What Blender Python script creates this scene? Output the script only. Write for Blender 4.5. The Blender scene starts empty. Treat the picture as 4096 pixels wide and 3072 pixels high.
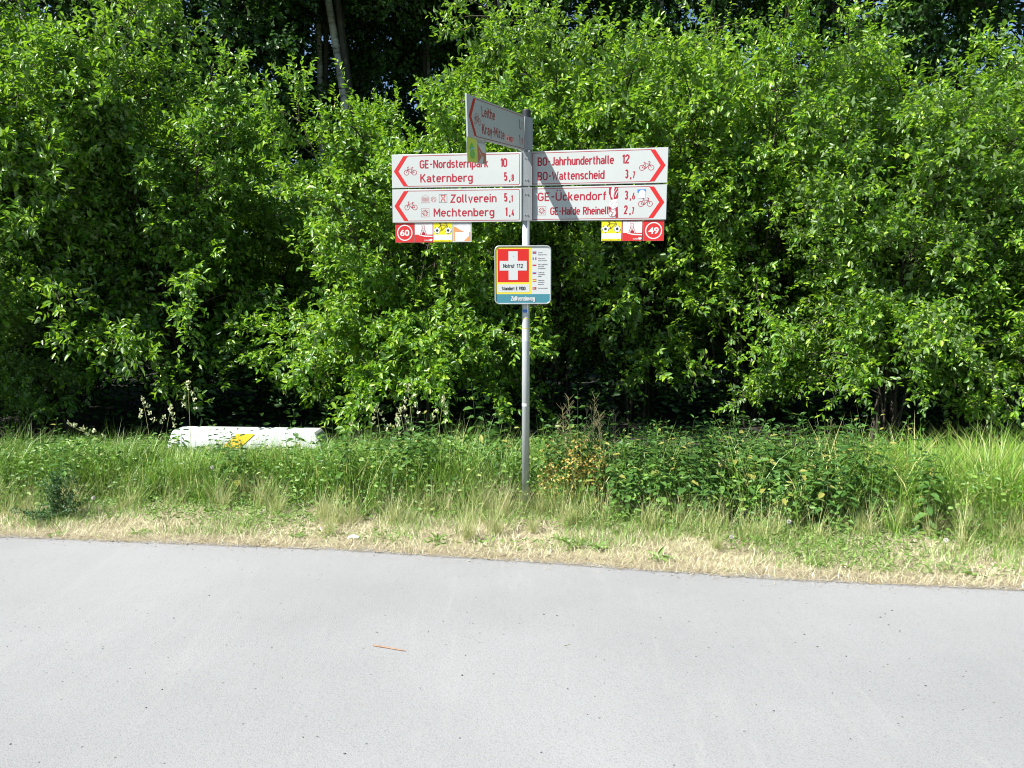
import bpy, math, random
import numpy as np
from mathutils import Vector, Matrix
R = math.radians
scene = bpy.context.scene
col = scene.collection

# ------------------------------------------------------------------ camera, sky, sun, exposure
cam_d = bpy.data.cameras.new('camera'); cam = bpy.data.objects.new('camera', cam_d); col.objects.link(cam)
cam_d.sensor_width = 36; cam_d.lens = 36*3100/4096; cam_d.clip_end = 2000; cam_d.clip_start = 0.05
cam.location = (0, 0, 1.68); cam.rotation_euler = (R(90-7.1), 0, 0)
scene.camera = cam
SUN = Vector((-1.8, -1.0, 2.49)).normalized()
SUN_STRENGTH, SKY_STRENGTH, EXPOSURE = 5.0, 0.06, 1.30
w = bpy.data.worlds.new('World'); scene.world = w; w.use_nodes = True
nt = w.node_tree; nt.nodes.clear()
sky = nt.nodes.new('ShaderNodeTexSky'); sky.sky_type = 'NISHITA'; sky.sun_disc = False; sky.dust_density = 0.3; sky.ozone_density = 3.0
sky.sun_elevation = math.asin(SUN.z); sky.sun_rotation = math.atan2(SUN.x, SUN.y)
bg = nt.nodes.new('ShaderNodeBackground'); bg.inputs[1].default_value = SKY_STRENGTH
wo = nt.nodes.new('ShaderNodeOutputWorld')
nt.links.new(sky.outputs[0], bg.inputs[0]); nt.links.new(bg.outputs[0], wo.inputs[0])
sd = bpy.data.lights.new('sun', 'SUN'); so = bpy.data.objects.new('sun', sd); col.objects.link(so)
sd.energy = SUN_STRENGTH; sd.angle = R(0.53); sd.color = (1.0, 0.96, 0.9)
so.rotation_euler = (-SUN).to_track_quat('-Z', 'Y').to_euler(); so.location = (-6, -6, 12)
vs = scene.view_settings; vs.view_transform = 'Standard'; vs.look = 'None'; vs.gamma = 1; vs.exposure = EXPOSURE
vs.use_curve_mapping = False
scene.cycles.filter_width = 1.05; scene.cycles.max_bounces = 6; scene.cycles.diffuse_bounces = 3; scene.cycles.transmission_bounces = 4
scene.cycles.transparent_max_bounces = 4

# ------------------------------------------------------------------ helpers
def tag(o, label=None, cat=None, group=None, kind=None):
    if label: o['label'] = label
    if cat: o['category'] = cat
    if group: o['group'] = group
    if kind: o['kind'] = kind
    return o

def mesh_np(name, V, faces, mat_index=None, smooth=False):
    """V (N,3); faces: list of int arrays (F,k)"""
    me = bpy.data.meshes.new(name)
    V = np.asarray(V, np.float32).reshape(-1, 3)
    me.vertices.add(len(V)); me.vertices.foreach_set('co', V.ravel())
    loops, totals = [], []
    for f in faces:
        f = np.asarray(f, np.int32)
        if f.size == 0: continue
        loops.append(f.ravel()); totals.append(np.full(len(f), f.shape[1], np.int32))
    loops = np.concatenate(loops); totals = np.concatenate(totals)
    starts = np.concatenate([[0], np.cumsum(totals)[:-1]]).astype(np.int32)
    me.loops.add(len(loops)); me.loops.foreach_set('vertex_index', loops)
    me.polygons.add(len(totals)); me.polygons.foreach_set('loop_start', starts)
    if mat_index is not None: me.polygons.foreach_set('material_index', np.asarray(mat_index, np.int32))
    if smooth: me.polygons.foreach_set('use_smooth', np.ones(len(totals), bool))
    me.update(calc_edges=True); me.validate()
    return me

def link(name, me, mats=None, parent=None, loc=None, rot=None):
    o = bpy.data.objects.new(name, me); col.objects.link(o)
    if mats is not None and me is not None and len(me.materials) == 0:
        for m in (mats if isinstance(mats, (list, tuple)) else [mats]): me.materials.append(m)
    if parent: o.parent = parent
    if loc is not None: o.location = loc
    if rot is not None: o.rotation_euler = rot
    return o

def empty(name, loc=(0, 0, 0), rot=(0, 0, 0), parent=None):
    o = bpy.data.objects.new(name, None); col.objects.link(o); o.location = loc; o.rotation_euler = rot
    o.empty_display_size = .1
    if parent: o.parent = parent
    return o

def copy_tree(o, parent=None):
    c = o.copy(); col.objects.link(c)
    if parent: c.parent = parent
    for ch in list(o.children): copy_tree(ch, c)
    return c

class MB:
    """plain mesh collector"""
    def __init__(s): s.v = []; s.f = []
    def add(s, vs_, fs_):
        n = len(s.v); s.v += [tuple(v) for v in vs_]; s.f += [tuple(i+n for i in f) for f in fs_]
    def box(s, x0, x1, y0, y1, z0, z1):
        s.add([(x0,y0,z0),(x1,y0,z0),(x1,y1,z0),(x0,y1,z0),(x0,y0,z1),(x1,y0,z1),(x1,y1,z1),(x0,y1,z1)],
              [(0,3,2,1),(4,5,6,7),(0,1,5,4),(1,2,6,5),(2,3,7,6),(3,0,4,7)])
    def cyl(s, p0, p1, r0, r1=None, n=12, caps=True):
        r1 = r0 if r1 is None else r1
        p0, p1 = Vector(p0), Vector(p1); d = (p1-p0).normalized()
        a = d.orthogonal().normalized(); b = d.cross(a)
        vs_ = []
        for p, r in ((p0, r0), (p1, r1)):
            for i in range(n):
                t = 2*math.pi*i/n; vs_.append(p + a*math.cos(t)*r + b*math.sin(t)*r)
        fs_ = [(i, (i+1) % n, n+(i+1) % n, n+i) for i in range(n)]
        if caps: fs_ += [tuple(range(n-1, -1, -1)), tuple(range(n, 2*n))]
        s.add(vs_, fs_)
    def mesh(s, name, smooth=False, bevel=0):
        me = bpy.data.meshes.new(name); me.from_pydata(s.v, [], s.f); me.update()
        if bevel:
            import bmesh
            bm = bmesh.new(); bm.from_mesh(me)
            bmesh.ops.recalc_face_normals(bm, faces=bm.faces)
            es = [e for e in bm.edges if len(e.link_faces) == 2 and e.calc_face_angle() > .5]
            bmesh.ops.bevel(bm, geom=es, offset=bevel, segments=2, affect='EDGES', profile=.6)
            bm.to_mesh(me); bm.free()
        if smooth:
            for p in me.polygons: p.use_smooth = True
        return me

# ------------------------------------------------------------------ materials
def newmat(name):
    m = bpy.data.materials.new(name); m.use_nodes = True
    b = m.node_tree.nodes['Principled BSDF']; return m, m.node_tree, b

def N(nt, typ, **kw):
    n = nt.nodes.new(typ)
    for k, v in kw.items():
        if k in ('inp',):
            for i, x in v.items(): n.inputs[i].default_value = x
        else: setattr(n, k, v)
    return n

def ramp(nt, stops, fac=None, interp='LINEAR'):
    r = nt.nodes.new('ShaderNodeValToRGB'); r.color_ramp.interpolation = interp
    e = r.color_ramp.elements
    while len(e) < len(stops): e.new(.5)
    for i, (p, c) in enumerate(stops):
        e[i].position = p; e[i].color = (*c, 1) if len(c) == 3 else c
    if fac is not None: nt.links.new(fac, r.inputs[0])
    return r

def plain(name, c, rough=.5, metal=0, spec=.5):
    m, nt, b = newmat(name); b.inputs['Base Color'].default_value = (*c, 1)
    b.inputs['Roughness'].default_value = rough; b.inputs['Metallic'].default_value = metal
    b.inputs['Specular IOR Level'].default_value = spec
    return m

def mottled(name, c, c2, scale=30, rough=.45, metal=0, amount=.5, detail=6, bump=0, zsquash=1):
    m, nt, b = newmat(name)
    tc = N(nt, 'ShaderNodeTexCoord'); mp = N(nt, 'ShaderNodeMapping'); mp.inputs['Scale'].default_value = (1, 1, zsquash)
    nt.links.new(tc.outputs['Object'], mp.inputs[0])
    n = N(nt, 'ShaderNodeTexNoise', inp={'Scale': scale, 'Detail': detail, 'Roughness': .6})
    nt.links.new(mp.outputs[0], n.inputs['Vector'])
    r = ramp(nt, [(.5-amount/2, c), (.5+amount/2, c2)], n.outputs[0])
    nt.links.new(r.outputs[0], b.inputs['Base Color'])
    b.inputs['Roughness'].default_value = rough; b.inputs['Metallic'].default_value = metal
    if bump:
        bu = N(nt, 'ShaderNodeBump', inp={'Strength': .5, 'Distance': bump}); nt.links.new(n.outputs[0], bu.inputs['Height'])
        nt.links.new(bu.outputs[0], b.inputs['Normal'])
    return m

def leafmat(name, stops, under=None, trans=(.25, .5, .05), tw=.35, rough=.42, spec=.5):
    """leaf colour varies leaf by leaf; paler underside; light passes through the blade"""
    m, nt, b = newmat(name)
    g = N(nt, 'ShaderNodeNewGeometry'); oi = N(nt, 'ShaderNodeObjectInfo')
    ad = N(nt, 'ShaderNodeMath', operation='MULTIPLY_ADD', inp={1: .3, 2: -.15})
    nt.links.new(oi.outputs['Random'], ad.inputs[0])
    s = N(nt, 'ShaderNodeMath', operation='ADD'); nt.links.new(g.outputs['Random Per Island'], s.inputs[0]); nt.links.new(ad.outputs[0], s.inputs[1])
    r = ramp(nt, stops, s.outputs[0])
    base = r.outputs[0]
    if under:
        mx = N(nt, 'ShaderNodeMix', data_type='RGBA'); nt.links.new(g.outputs['Backfacing'], mx.inputs[0])
        nt.links.new(base, mx.inputs[6]); mx.inputs[7].default_value = (*under, 1); base = mx.outputs[2]
    nt.links.new(base, b.inputs['Base Color'])
    b.inputs['Roughness'].default_value = rough; b.inputs['Specular IOR Level'].default_value = spec
    t = N(nt, 'ShaderNodeBsdfTranslucent'); t.inputs[0].default_value = (*trans, 1)
    hs = N(nt, 'ShaderNodeMix', data_type='RGBA', inp={0: .5}); nt.links.new(r.outputs[0], hs.inputs[6]); hs.inputs[7].default_value = (*trans, 1)
    nt.links.new(hs.outputs[2], t.inputs[0])
    ms = N(nt, 'ShaderNodeMixShader', inp={0: tw})
    nt.links.new(b.outputs[0], ms.inputs[1]); nt.links.new(t.outputs[0], ms.inputs[2])
    nt.links.new(ms.outputs[0], nt.nodes['Material Output'].inputs[0])
    return m

M = {}
M['leaf_willow'] = leafmat('willow_leaf', [(0, (.032, .105, .008)), (.4, (.085, .215, .010)), (.75, (.175, .33, .014)), (1, (.32, .46, .035))],
                           under=(.17, .26, .10), trans=(.38, .70, .015), tw=.38, rough=.42, spec=.6)
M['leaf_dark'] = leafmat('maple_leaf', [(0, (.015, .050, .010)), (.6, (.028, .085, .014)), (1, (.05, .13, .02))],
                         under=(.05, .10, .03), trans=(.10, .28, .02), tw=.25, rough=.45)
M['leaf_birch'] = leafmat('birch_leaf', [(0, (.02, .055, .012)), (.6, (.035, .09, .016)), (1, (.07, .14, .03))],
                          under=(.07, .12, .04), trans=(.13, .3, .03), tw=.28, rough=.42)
M['leaf_nettle'] = leafmat('nettle_leaf', [(0, (.030, .085, .016)), (.55, (.055, .135, .028)), (.97, (.10, .21, .04)), (1, (.26, .26, .06))],
                           under=(.09, .16, .07), trans=(.16, .34, .04), tw=.25, rough=.5, spec=.4)
M['leaf_yellow'] = leafmat('wilted_leaf', [(0, (.14, .20, .03)), (.25, (.32, .30, .06)), (.6, (.46, .27, .05)), (.85, (.50, .38, .12)), (1, (.24, .13, .05))], trans=(.6, .4, .05), tw=.25, rough=.6)
M['leaf_cover'] = leafmat('ground_leaf', [(0, (.045, .13, .018)), (.5, (.10, .22, .03)), (.9, (.18, .30, .05)), (1, (.34, .38, .12))], trans=(.25, .5, .05), tw=.28, rough=.5)
M['leaf_rosette'] = leafmat('dandelion_leaf', [(0, (.09, .19, .03)), (1, (.22, .34, .08))], trans=(.35, .6, .08), tw=.3, rough=.6)
M['leaf_mugwort'] = leafmat('mugwort_leaf', [(0, (.018, .06, .018)), (1, (.045, .13, .03))], trans=(.1, .3, .04), tw=.2, rough=.55)
M['grass'] = leafmat('grass_blade', [(0, (.06, .16, .018)), (.5, (.13, .26, .03)), (.85, (.21, .34, .05)), (1, (.40, .42, .15))], trans=(.35, .6, .06), tw=.2, rough=.42)
M['grass_bright'] = leafmat('bright_grass_blade', [(0, (.07, .19, .018)), (.55, (.15, .31, .03)), (.9, (.27, .38, .06)), (1, (.45, .44, .18))], trans=(.45, .7, .06), tw=.25, rough=.4)
M['straw'] = leafmat('straw_blade', [(0, (.30, .32, .12)), (.35, (.56, .52, .33)), (.75, (.76, .72, .52)), (1, (.28, .38, .10))], trans=(.6, .5, .25), tw=.2, rough=.6)
M['straw_brown'] = leafmat('straw_litter', [(0, (.12, .10, .06)), (.4, (.33, .28, .18)), (1, (.56, .50, .36))], trans=(.5, .35, .18), tw=.15, rough=.7)
M['straw_green'] = leafmat('ripening_grass', [(0, (.18, .27, .06)), (.5, (.42, .44, .18)), (1, (.68, .63, .38))], trans=(.5, .5, .15), tw=.25, rough=.5)
M['ear'] = leafmat('grass_ear', [(0, (.50, .55, .28)), (1, (.72, .72, .48))], trans=(.5, .5, .25), tw=.2, rough=.6)
M['dry_stalk'] = plain('dry_stalk', (.27, .25, .12), .7)
M['stem_green'] = plain('green_stem', (.07, .14, .03), .5)
M['twig'] = mottled('willow_bark', (.022, .018, .012), (.06, .05, .034), 25, .8)
M['fluff'] = plain('seed_fluff', (.55, .53, .48), .9)

def birch_bark():
    m, nt, b = newmat('birch_bark')
    tc = N(nt, 'ShaderNodeTexCoord')
    mp = N(nt, 'ShaderNodeMapping'); mp.inputs['Scale'].default_value = (3, 3, 14); nt.links.new(tc.outputs['Object'], mp.inputs[0])
    n1 = N(nt, 'ShaderNodeTexNoise', inp={'Scale': 1.6, 'Detail': 5, 'Roughness': .65}); nt.links.new(mp.outputs[0], n1.inputs['Vector'])
    r1 = ramp(nt, [(.36, (.03, .028, .025)), (.46, (.42, .40, .36)), (.8, (.62, .60, .55))], n1.outputs[0])
    n2 = N(nt, 'ShaderNodeTexNoise', inp={'Scale': .9, 'Detail': 3}); nt.links.new(tc.outputs['Object'], n2.inputs['Vector'])
    r2 = ramp(nt, [(.42, (.22, .2, .18)), (.6, (1, 1, 1))], n2.outputs[0])
    mx = N(nt, 'ShaderNodeMix', data_type='RGBA', blend_type='MULTIPLY', inp={0: .8})
    nt.links.new(r1.outputs[0], mx.inputs[6]); nt.links.new(r2.outputs[0], mx.inputs[7]); nt.links.new(mx.outputs[2], b.inputs['Base Color'])
    b.inputs['Roughness'].default_value = .7
    return m
M['birch'] = birch_bark()
M['dark_bark'] = mottled('dark_bark', (.02, .017, .013), (.07, .06, .045), 9, .85, bump=.02)

def road_material():
    m, nt, b = newmat('worn_pale_asphalt')
    tc = N(nt, 'ShaderNodeTexCoord')
    big = N(nt, 'ShaderNodeTexNoise', inp={'Scale': .55, 'Detail': 4, 'Roughness': .55}); nt.links.new(tc.outputs['Object'], big.inputs['Vector'])
    rb = ramp(nt, [(.3, (.212, .218, .219)), (.7, (.262, .268, .269))], big.outputs[0])
    # fine stones
    fine = N(nt, 'ShaderNodeTexNoise', inp={'Scale': 150, 'Detail': 3, 'Roughness': .7}); nt.links.new(tc.outputs['Object'], fine.inputs['Vector'])
    rf = ramp(nt, [(.28, (.60, .60, .60)), (.46, (.96, .96, .96)), (.66, (1.02, 1.02, 1.02)), (.78, (1.28, 1.28, 1.26))], fine.outputs[0])
    mx = N(nt, 'ShaderNodeMix', data_type='RGBA', blend_type='MULTIPLY', inp={0: .85}); mx.clamp_result = False
    nt.links.new(rb.outputs[0], mx.inputs[6]); nt.links.new(rf.outputs[0], mx.inputs[7])
    # dark pores
    vo = N(nt, 'ShaderNodeTexVoronoi', inp={'Scale': 26, 'Randomness': 1.0}); nt.links.new(tc.outputs['Object'], vo.inputs['Vector'])
    sel = N(nt, 'ShaderNodeSeparateColor'); nt.links.new(vo.outputs['Color'], sel.inputs[0])
    g = N(nt, 'ShaderNodeMath', operation='GREATER_THAN', inp={1: .90}); nt.links.new(sel.outputs[0], g.inputs[0])
    l = N(nt, 'ShaderNodeMath', operation='LESS_THAN', inp={1: .13}); nt.links.new(vo.outputs['Distance'], l.inputs[0])
    mu = N(nt, 'ShaderNodeMath', operation='MULTIPLY'); nt.links.new(g.outputs[0], mu.inputs[0]); nt.links.new(l.outputs[0], mu.inputs[1])
    m2 = N(nt, 'ShaderNodeMix', data_type='RGBA'); nt.links.new(mu.outputs[0], m2.inputs[0]); nt.links.new(mx.outputs[2], m2.inputs[6]); m2.inputs[7].default_value = (.11, .11, .105, 1)
    # faint pale scuffs that run across the path
    mp = N(nt, 'ShaderNodeMapping'); mp.inputs['Scale'].default_value = (3.2, .35, 1); mp.inputs['Rotation'].default_value = (0, 0, R(-24))
    nt.links.new(tc.outputs['Object'], mp.inputs[0])
    sc = N(nt, 'ShaderNodeTexNoise', inp={'Scale': 2.2, 'Detail': 7, 'Roughness': .65, 'Distortion': 1.6}); nt.links.new(mp.outputs[0], sc.inputs['Vector'])
    rs = ramp(nt, [(.54, (0, 0, 0)), (.76, (.20, .20, .20))], sc.outputs[0])
    m3 = N(nt, 'ShaderNodeMix', data_type='RGBA'); nt.links.new(rs.outputs[0], m3.inputs[0]); nt.links.new(m2.outputs[2], m3.inputs[6]); m3.inputs[7].default_value = (.32, .32, .315, 1)
    nt.links.new(m3.outputs[2], b.inputs['Base Color'])
    b.inputs['Roughness'].default_value = .82; b.inputs['Specular IOR Level'].default_value = .3
    bu = N(nt, 'ShaderNodeBump', inp={'Strength': .55, 'Distance': .004}); nt.links.new(fine.outputs[0], bu.inputs['Height']); nt.links.new(bu.outputs[0], b.inputs['Normal'])
    return m
M['road'] = road_material()

def soil(name, a, b_, c, scale=6):
    m, nt, b = newmat(name)
    tc = N(nt, 'ShaderNodeTexCoord')
    n = N(nt, 'ShaderNodeTexNoise', inp={'Scale': scale, 'Detail': 9, 'Roughness': .72}); nt.links.new(tc.outputs['Object'], n.inputs['Vector'])
    r = ramp(nt, [(.3, a), (.52, b_), (.72, c)], n.outputs[0]); nt.links.new(r.outputs[0], b.inputs['Base Color'])
    n2 = N(nt, 'ShaderNodeTexNoise', inp={'Scale': 90, 'Detail': 4}); nt.links.new(tc.outputs['Object'], n2.inputs['Vector'])
    bu = N(nt, 'ShaderNodeBump', inp={'Strength': .9, 'Distance': .015}); nt.links.new(n2.outputs[0], bu.inputs['Height']); nt.links.new(bu.outputs[0], b.inputs['Normal'])
    b.inputs['Roughness'].default_value = .95
    return m
M['verge_soil'] = soil('dry_verge_soil', (.15, .12, .07), (.28, .24, .15), (.42, .37, .25), 8)
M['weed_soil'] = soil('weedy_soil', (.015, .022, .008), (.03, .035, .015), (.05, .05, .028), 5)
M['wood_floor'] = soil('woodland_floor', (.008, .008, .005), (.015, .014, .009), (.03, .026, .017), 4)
M['meadow'] = soil('meadow', (.05, .09, .02), (.08, .13, .03), (.12, .16, .05), .4)

# printed colours and metals
M['sign_white'] = mottled('reflective_white_film', (.345, .37, .366), (.375, .40, .396), 3, .6, amount=.6)
M['sign_red'] = plain('red_film', (.42, .006, .006), .45)
M['sign_wine'] = plain('wine_red_film', (.27, .006, .02), .45)
M['pl_red'] = plain('plaque_red', (.40, .010, .010), .45)
M['pl_yellow'] = plain('plaque_yellow', (.56, .51, .0), .45)
M['pl_white'] = plain('plaque_white', (.46, .48, .48), .5)
M['black'] = plain('print_black', (.015, .015, .02), .45)
M['brownline'] = plain('print_dark_brown', (.07, .03, .01), .5)
M['orange'] = plain('print_ochre', (.50, .20, .06), .5)
M['orange_faded'] = plain('print_brown', (.40, .13, .07), .5)
M['green_print'] = plain('print_green', (.14, .42, .06), .5)
M['lime_print'] = plain('print_lime', (.50, .58, .06), .5)
M['blue_print'] = plain('print_blue', (.03, .14, .45), .5)
M['lightblue'] = plain('print_light_blue', (.25, .48, .60), .5)
M['teal'] = plain('print_teal', (.045, .19, .24), .4)
M['em_yellow'] = plain('emergency_yellow', (.60, .50, .04), .45)
M['em_red'] = plain('emergency_red', (.48, .008, .005), .45)
M['pink'] = plain('print_pink', (.70, .35, .36), .5)
M['greyprint'] = plain('print_grey', (.30, .27, .28), .5)
M['alu_shaded'] = mottled('shaded_aluminium', (.20, .215, .22), (.30, .315, .32), 18, .55, metal=.3, zsquash=.2)  # darker copy of the aluminium: the shadow on the clamps put into the colour
M['alu'] = mottled('aluminium_profile', (.36, .38, .39), (.48, .50, .50), 18, .42, metal=.6, zsquash=.2)
M['zinc'] = mottled('galvanised_steel', (.30, .325, .34), (.46, .48, .495), 22, .5, metal=.15, zsquash=.15)
M['steel'] = plain('bright_steel', (.6, .6, .6), .25, 1)
M['plastic'] = plain('black_plastic_cap', (.012, .014, .018), .5)
M['concrete_white'] = mottled('whitewashed_concrete', (.36, .41, .38), (.56, .59, .57), 5, .8, amount=.6, bump=.004)
M['algae'] = mottled('algae_on_concrete', (.05, .12, .06), (.16, .24, .14), 14, .9)
M['amber'] = plain('amber_paint', (.80, .42, .0), .5)
M['paper'] = plain('white_paper', (.78, .78, .76), .7)
M['stick'] = mottled('bare_stick_wood', (.16, .08, .045), (.36, .22, .13), 40, .7)
M['gravel'] = plain('dark_grit', (.07, .068, .065), .8)

# ------------------------------------------------------------------ the ground
EX = [-14, -6, -3.49, -1.10, .27, 1.50, 2.88, 6, 14]
EY = [6.1, 5.35, 5.12, 4.85, 4.60, 4.35, 4.18, 3.75, 2.9]
def road_edge(x): return np.interp(x, EX, EY)
WX = [-14, -6, -3.99, -2.63, -1.6, -1.06, .16, .65, 1.74, 2.54, 3.38, 6, 14]
WY = [6.6, 5.95, 5.85, 6.0, 5.85, 5.62, 5.75, 5.50, 5.22, 5.19, 4.98, 4.6, 3.9]
def weed_front(x): return np.interp(x, WX, WY)

def strip(name, mat, f0, f1, z, x0=-14, x1=14, nx=240, ny=10, jag=0, seed=0, kind='structure', bump=0):
    rg = np.random.default_rng(seed)
    xs = np.linspace(x0, x1, nx)
    a = f0(xs); b = f1(xs)
    if jag: b = b + rg.normal(0, jag, nx) + .018*np.sin(xs*5.1)+.012*np.sin(xs*13.7+1); 
    t = np.linspace(0, 1, ny)
    X = np.repeat(xs[:, None], ny, 1); Y = a[:, None] + (b-a)[:, None]*t
    Z = np.full_like(X, z) + (rg.normal(0, bump, X.shape) if bump else 0)
    V = np.stack([X, Y, Z], -1).reshape(-1, 3)
    i = np.arange(nx-1)[:, None]*ny + np.arange(ny-1)[None]
    i = i.ravel()
    F = np.stack([i, i+ny, i+ny+1, i+1], 1)
    o = link(name, mesh_np(name, V, [F]), mat); tag(o, kind=kind); return o

g = MB(); g.add([(-400, -400, -.030), (400, -400, -.030), (400, 900, -.030), (-400, 900, -.030)], [(0, 1, 2, 3)])
tag(link('ground', g.mesh('ground'), M['meadow']), kind='structure')
strip('verge_ground', M['verge_soil'], lambda x: road_edge(x)-.15, lambda x: weed_front(x)+.25, -.010, seed=2, bump=.004)
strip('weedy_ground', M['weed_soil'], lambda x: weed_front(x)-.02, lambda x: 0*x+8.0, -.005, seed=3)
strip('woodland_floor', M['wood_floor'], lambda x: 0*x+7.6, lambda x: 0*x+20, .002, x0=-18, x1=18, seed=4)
strip('road', M['road'], lambda x: 0*x-1.6, road_edge, .004, nx=900, ny=3, jag=.010, seed=5)
strip('near_verge_ground', M['verge_soil'], lambda x: 0*x-6, lambda x: 0*x-1.55, -.012, seed=6)

# ------------------------------------------------------------------ leaf and blade geometry (vectorised)
def unit(a): return a/np.maximum(np.linalg.norm(a, axis=-1, keepdims=True), 1e-9)

def leaf_arrays(P, D, Nn, L, W, fold=.25, droop=.12):
    """P,D,Nn (n,3); L,W (n,) -> verts (n*6,3), quads (n*2,4); D = leaf axis, Nn ~ upper side"""
    D = unit(D); S = unit(np.cross(D, Nn)); U = np.cross(S, D)
    n = len(P); L = L[:, None]; W = W[:, None]
    v = np.empty((n, 6, 3))
    v[:, 0] = P
    v[:, 1] = P + D*L*.30 + S*W*.46 + U*W*fold
    v[:, 2] = P + D*L*.68 + S*W*.40 + U*(W*fold - L*droop*.5)
    v[:, 3] = P + D*L - U*L*droop
    v[:, 4] = P + D*L*.68 - S*W*.40 + U*(W*fold - L*droop*.5)
    v[:, 5] = P + D*L*.30 - S*W*.46 + U*W*fold
    i = np.arange(n)[:, None]*6
    q = np.concatenate([i+np.array([0, 1, 2, 3]), i+np.array([0, 3, 4, 5])], 0)
    return v.reshape(-1, 3), q

def tube_arrays(lines, radii, k=4):
    """lines: list of (m,3) arrays; radii: list of (m,)"""
    Vs, Fs, off = [], [], 0
    for ln, rd in zip(lines, radii):
        m = len(ln); T = unit(np.gradient(ln, axis=0))
        ref = np.where(np.abs(T[:, 2:3]) > .9, np.array([[1., 0, 0]]), np.array([[0., 0, 1]]))
        A = unit(np.cross(T, ref)); B = np.cross(T, A)
        an = np.arange(k)*2*np.pi/k
        V = ln[:, None] + rd[:, None, None]*(A[:, None]*np.cos(an)[None, :, None] + B[:, None]*np.sin(an)[None, :, None])
        Vs.append(V.reshape(-1, 3))
        i = np.arange(m-1)[:, None]*k; j = np.arange(k)[None]
        Fs.append(np.stack([i+j, i+(j+1) % k, i+k+(j+1) % k, i+k+j], -1).reshape(-1, 4) + off)
        off += m*k
    return np.concatenate(Vs), np.concatenate(Fs)

def blades(P, H, Wd, az, lean, curve, seg=3):
    """grass blades: base P, height/length H, width, azimuth of lean, lean angle, curvature"""
    n = len(P); t = np.linspace(0, 1, seg+1)
    dx = np.cos(az); dy = np.sin(az)
    ang = lean[:, None] + curve[:, None]*t[None]           # angle from vertical
    ds = H[:, None]/seg
    hx = np.concatenate([np.zeros((n, 1)), np.cumsum(np.sin(ang[:, :-1])*ds, 1)], 1)
    hz = np.concatenate([np.zeros((n, 1)), np.cumsum(np.cos(ang[:, :-1])*ds, 1)], 1)
    C = np.stack([P[:, 0:1] + hx*dx[:, None], P[:, 1:2] + hx*dy[:, None], P[:, 2:3] + np.maximum(hz, .002)], -1)
    tw = az + np.pi/2 + rngG.uniform(-.9, .9, n)
    S = np.stack([np.cos(tw), np.sin(tw), np.zeros(n)], -1)
    wd = Wd[:, None]*(1-t[None]**1.6)*.5
    Lf = C - S[:, None]*wd[..., None]; Rt = C + S[:, None]*wd[..., None]
    nv = 2*seg+1
    V = np.empty((n, nv, 3)); V[:, 0:2*seg:2] = Lf[:, :seg]; V[:, 1:2*seg:2] = Rt[:, :seg]; V[:, -1] = C[:, -1]
    i = np.arange(n)[:, None]*nv
    Q = [i+np.array([2*s, 2*s+1, 2*s+3, 2*s+2]) for s in range(seg-1)]
    T = i+np.array([2*seg-2, 2*seg-1, 2*seg])
    return V.reshape(-1, 3), (np.concatenate(Q) if Q else np.zeros((0, 4), int)), T
rngG = np.random.default_rng(77)

def noise2(x, y, s, seed=0):
    r = np.random.default_rng(seed); out = np.zeros_like(x)
    for k in range(5):
        a = r.uniform(0, 6.28); f = s*r.uniform(.6, 1.8)
        out += np.sin(x*f*np.cos(a) + y*f*np.sin(a) + r.uniform(0, 6.28))
    return out/5

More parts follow.
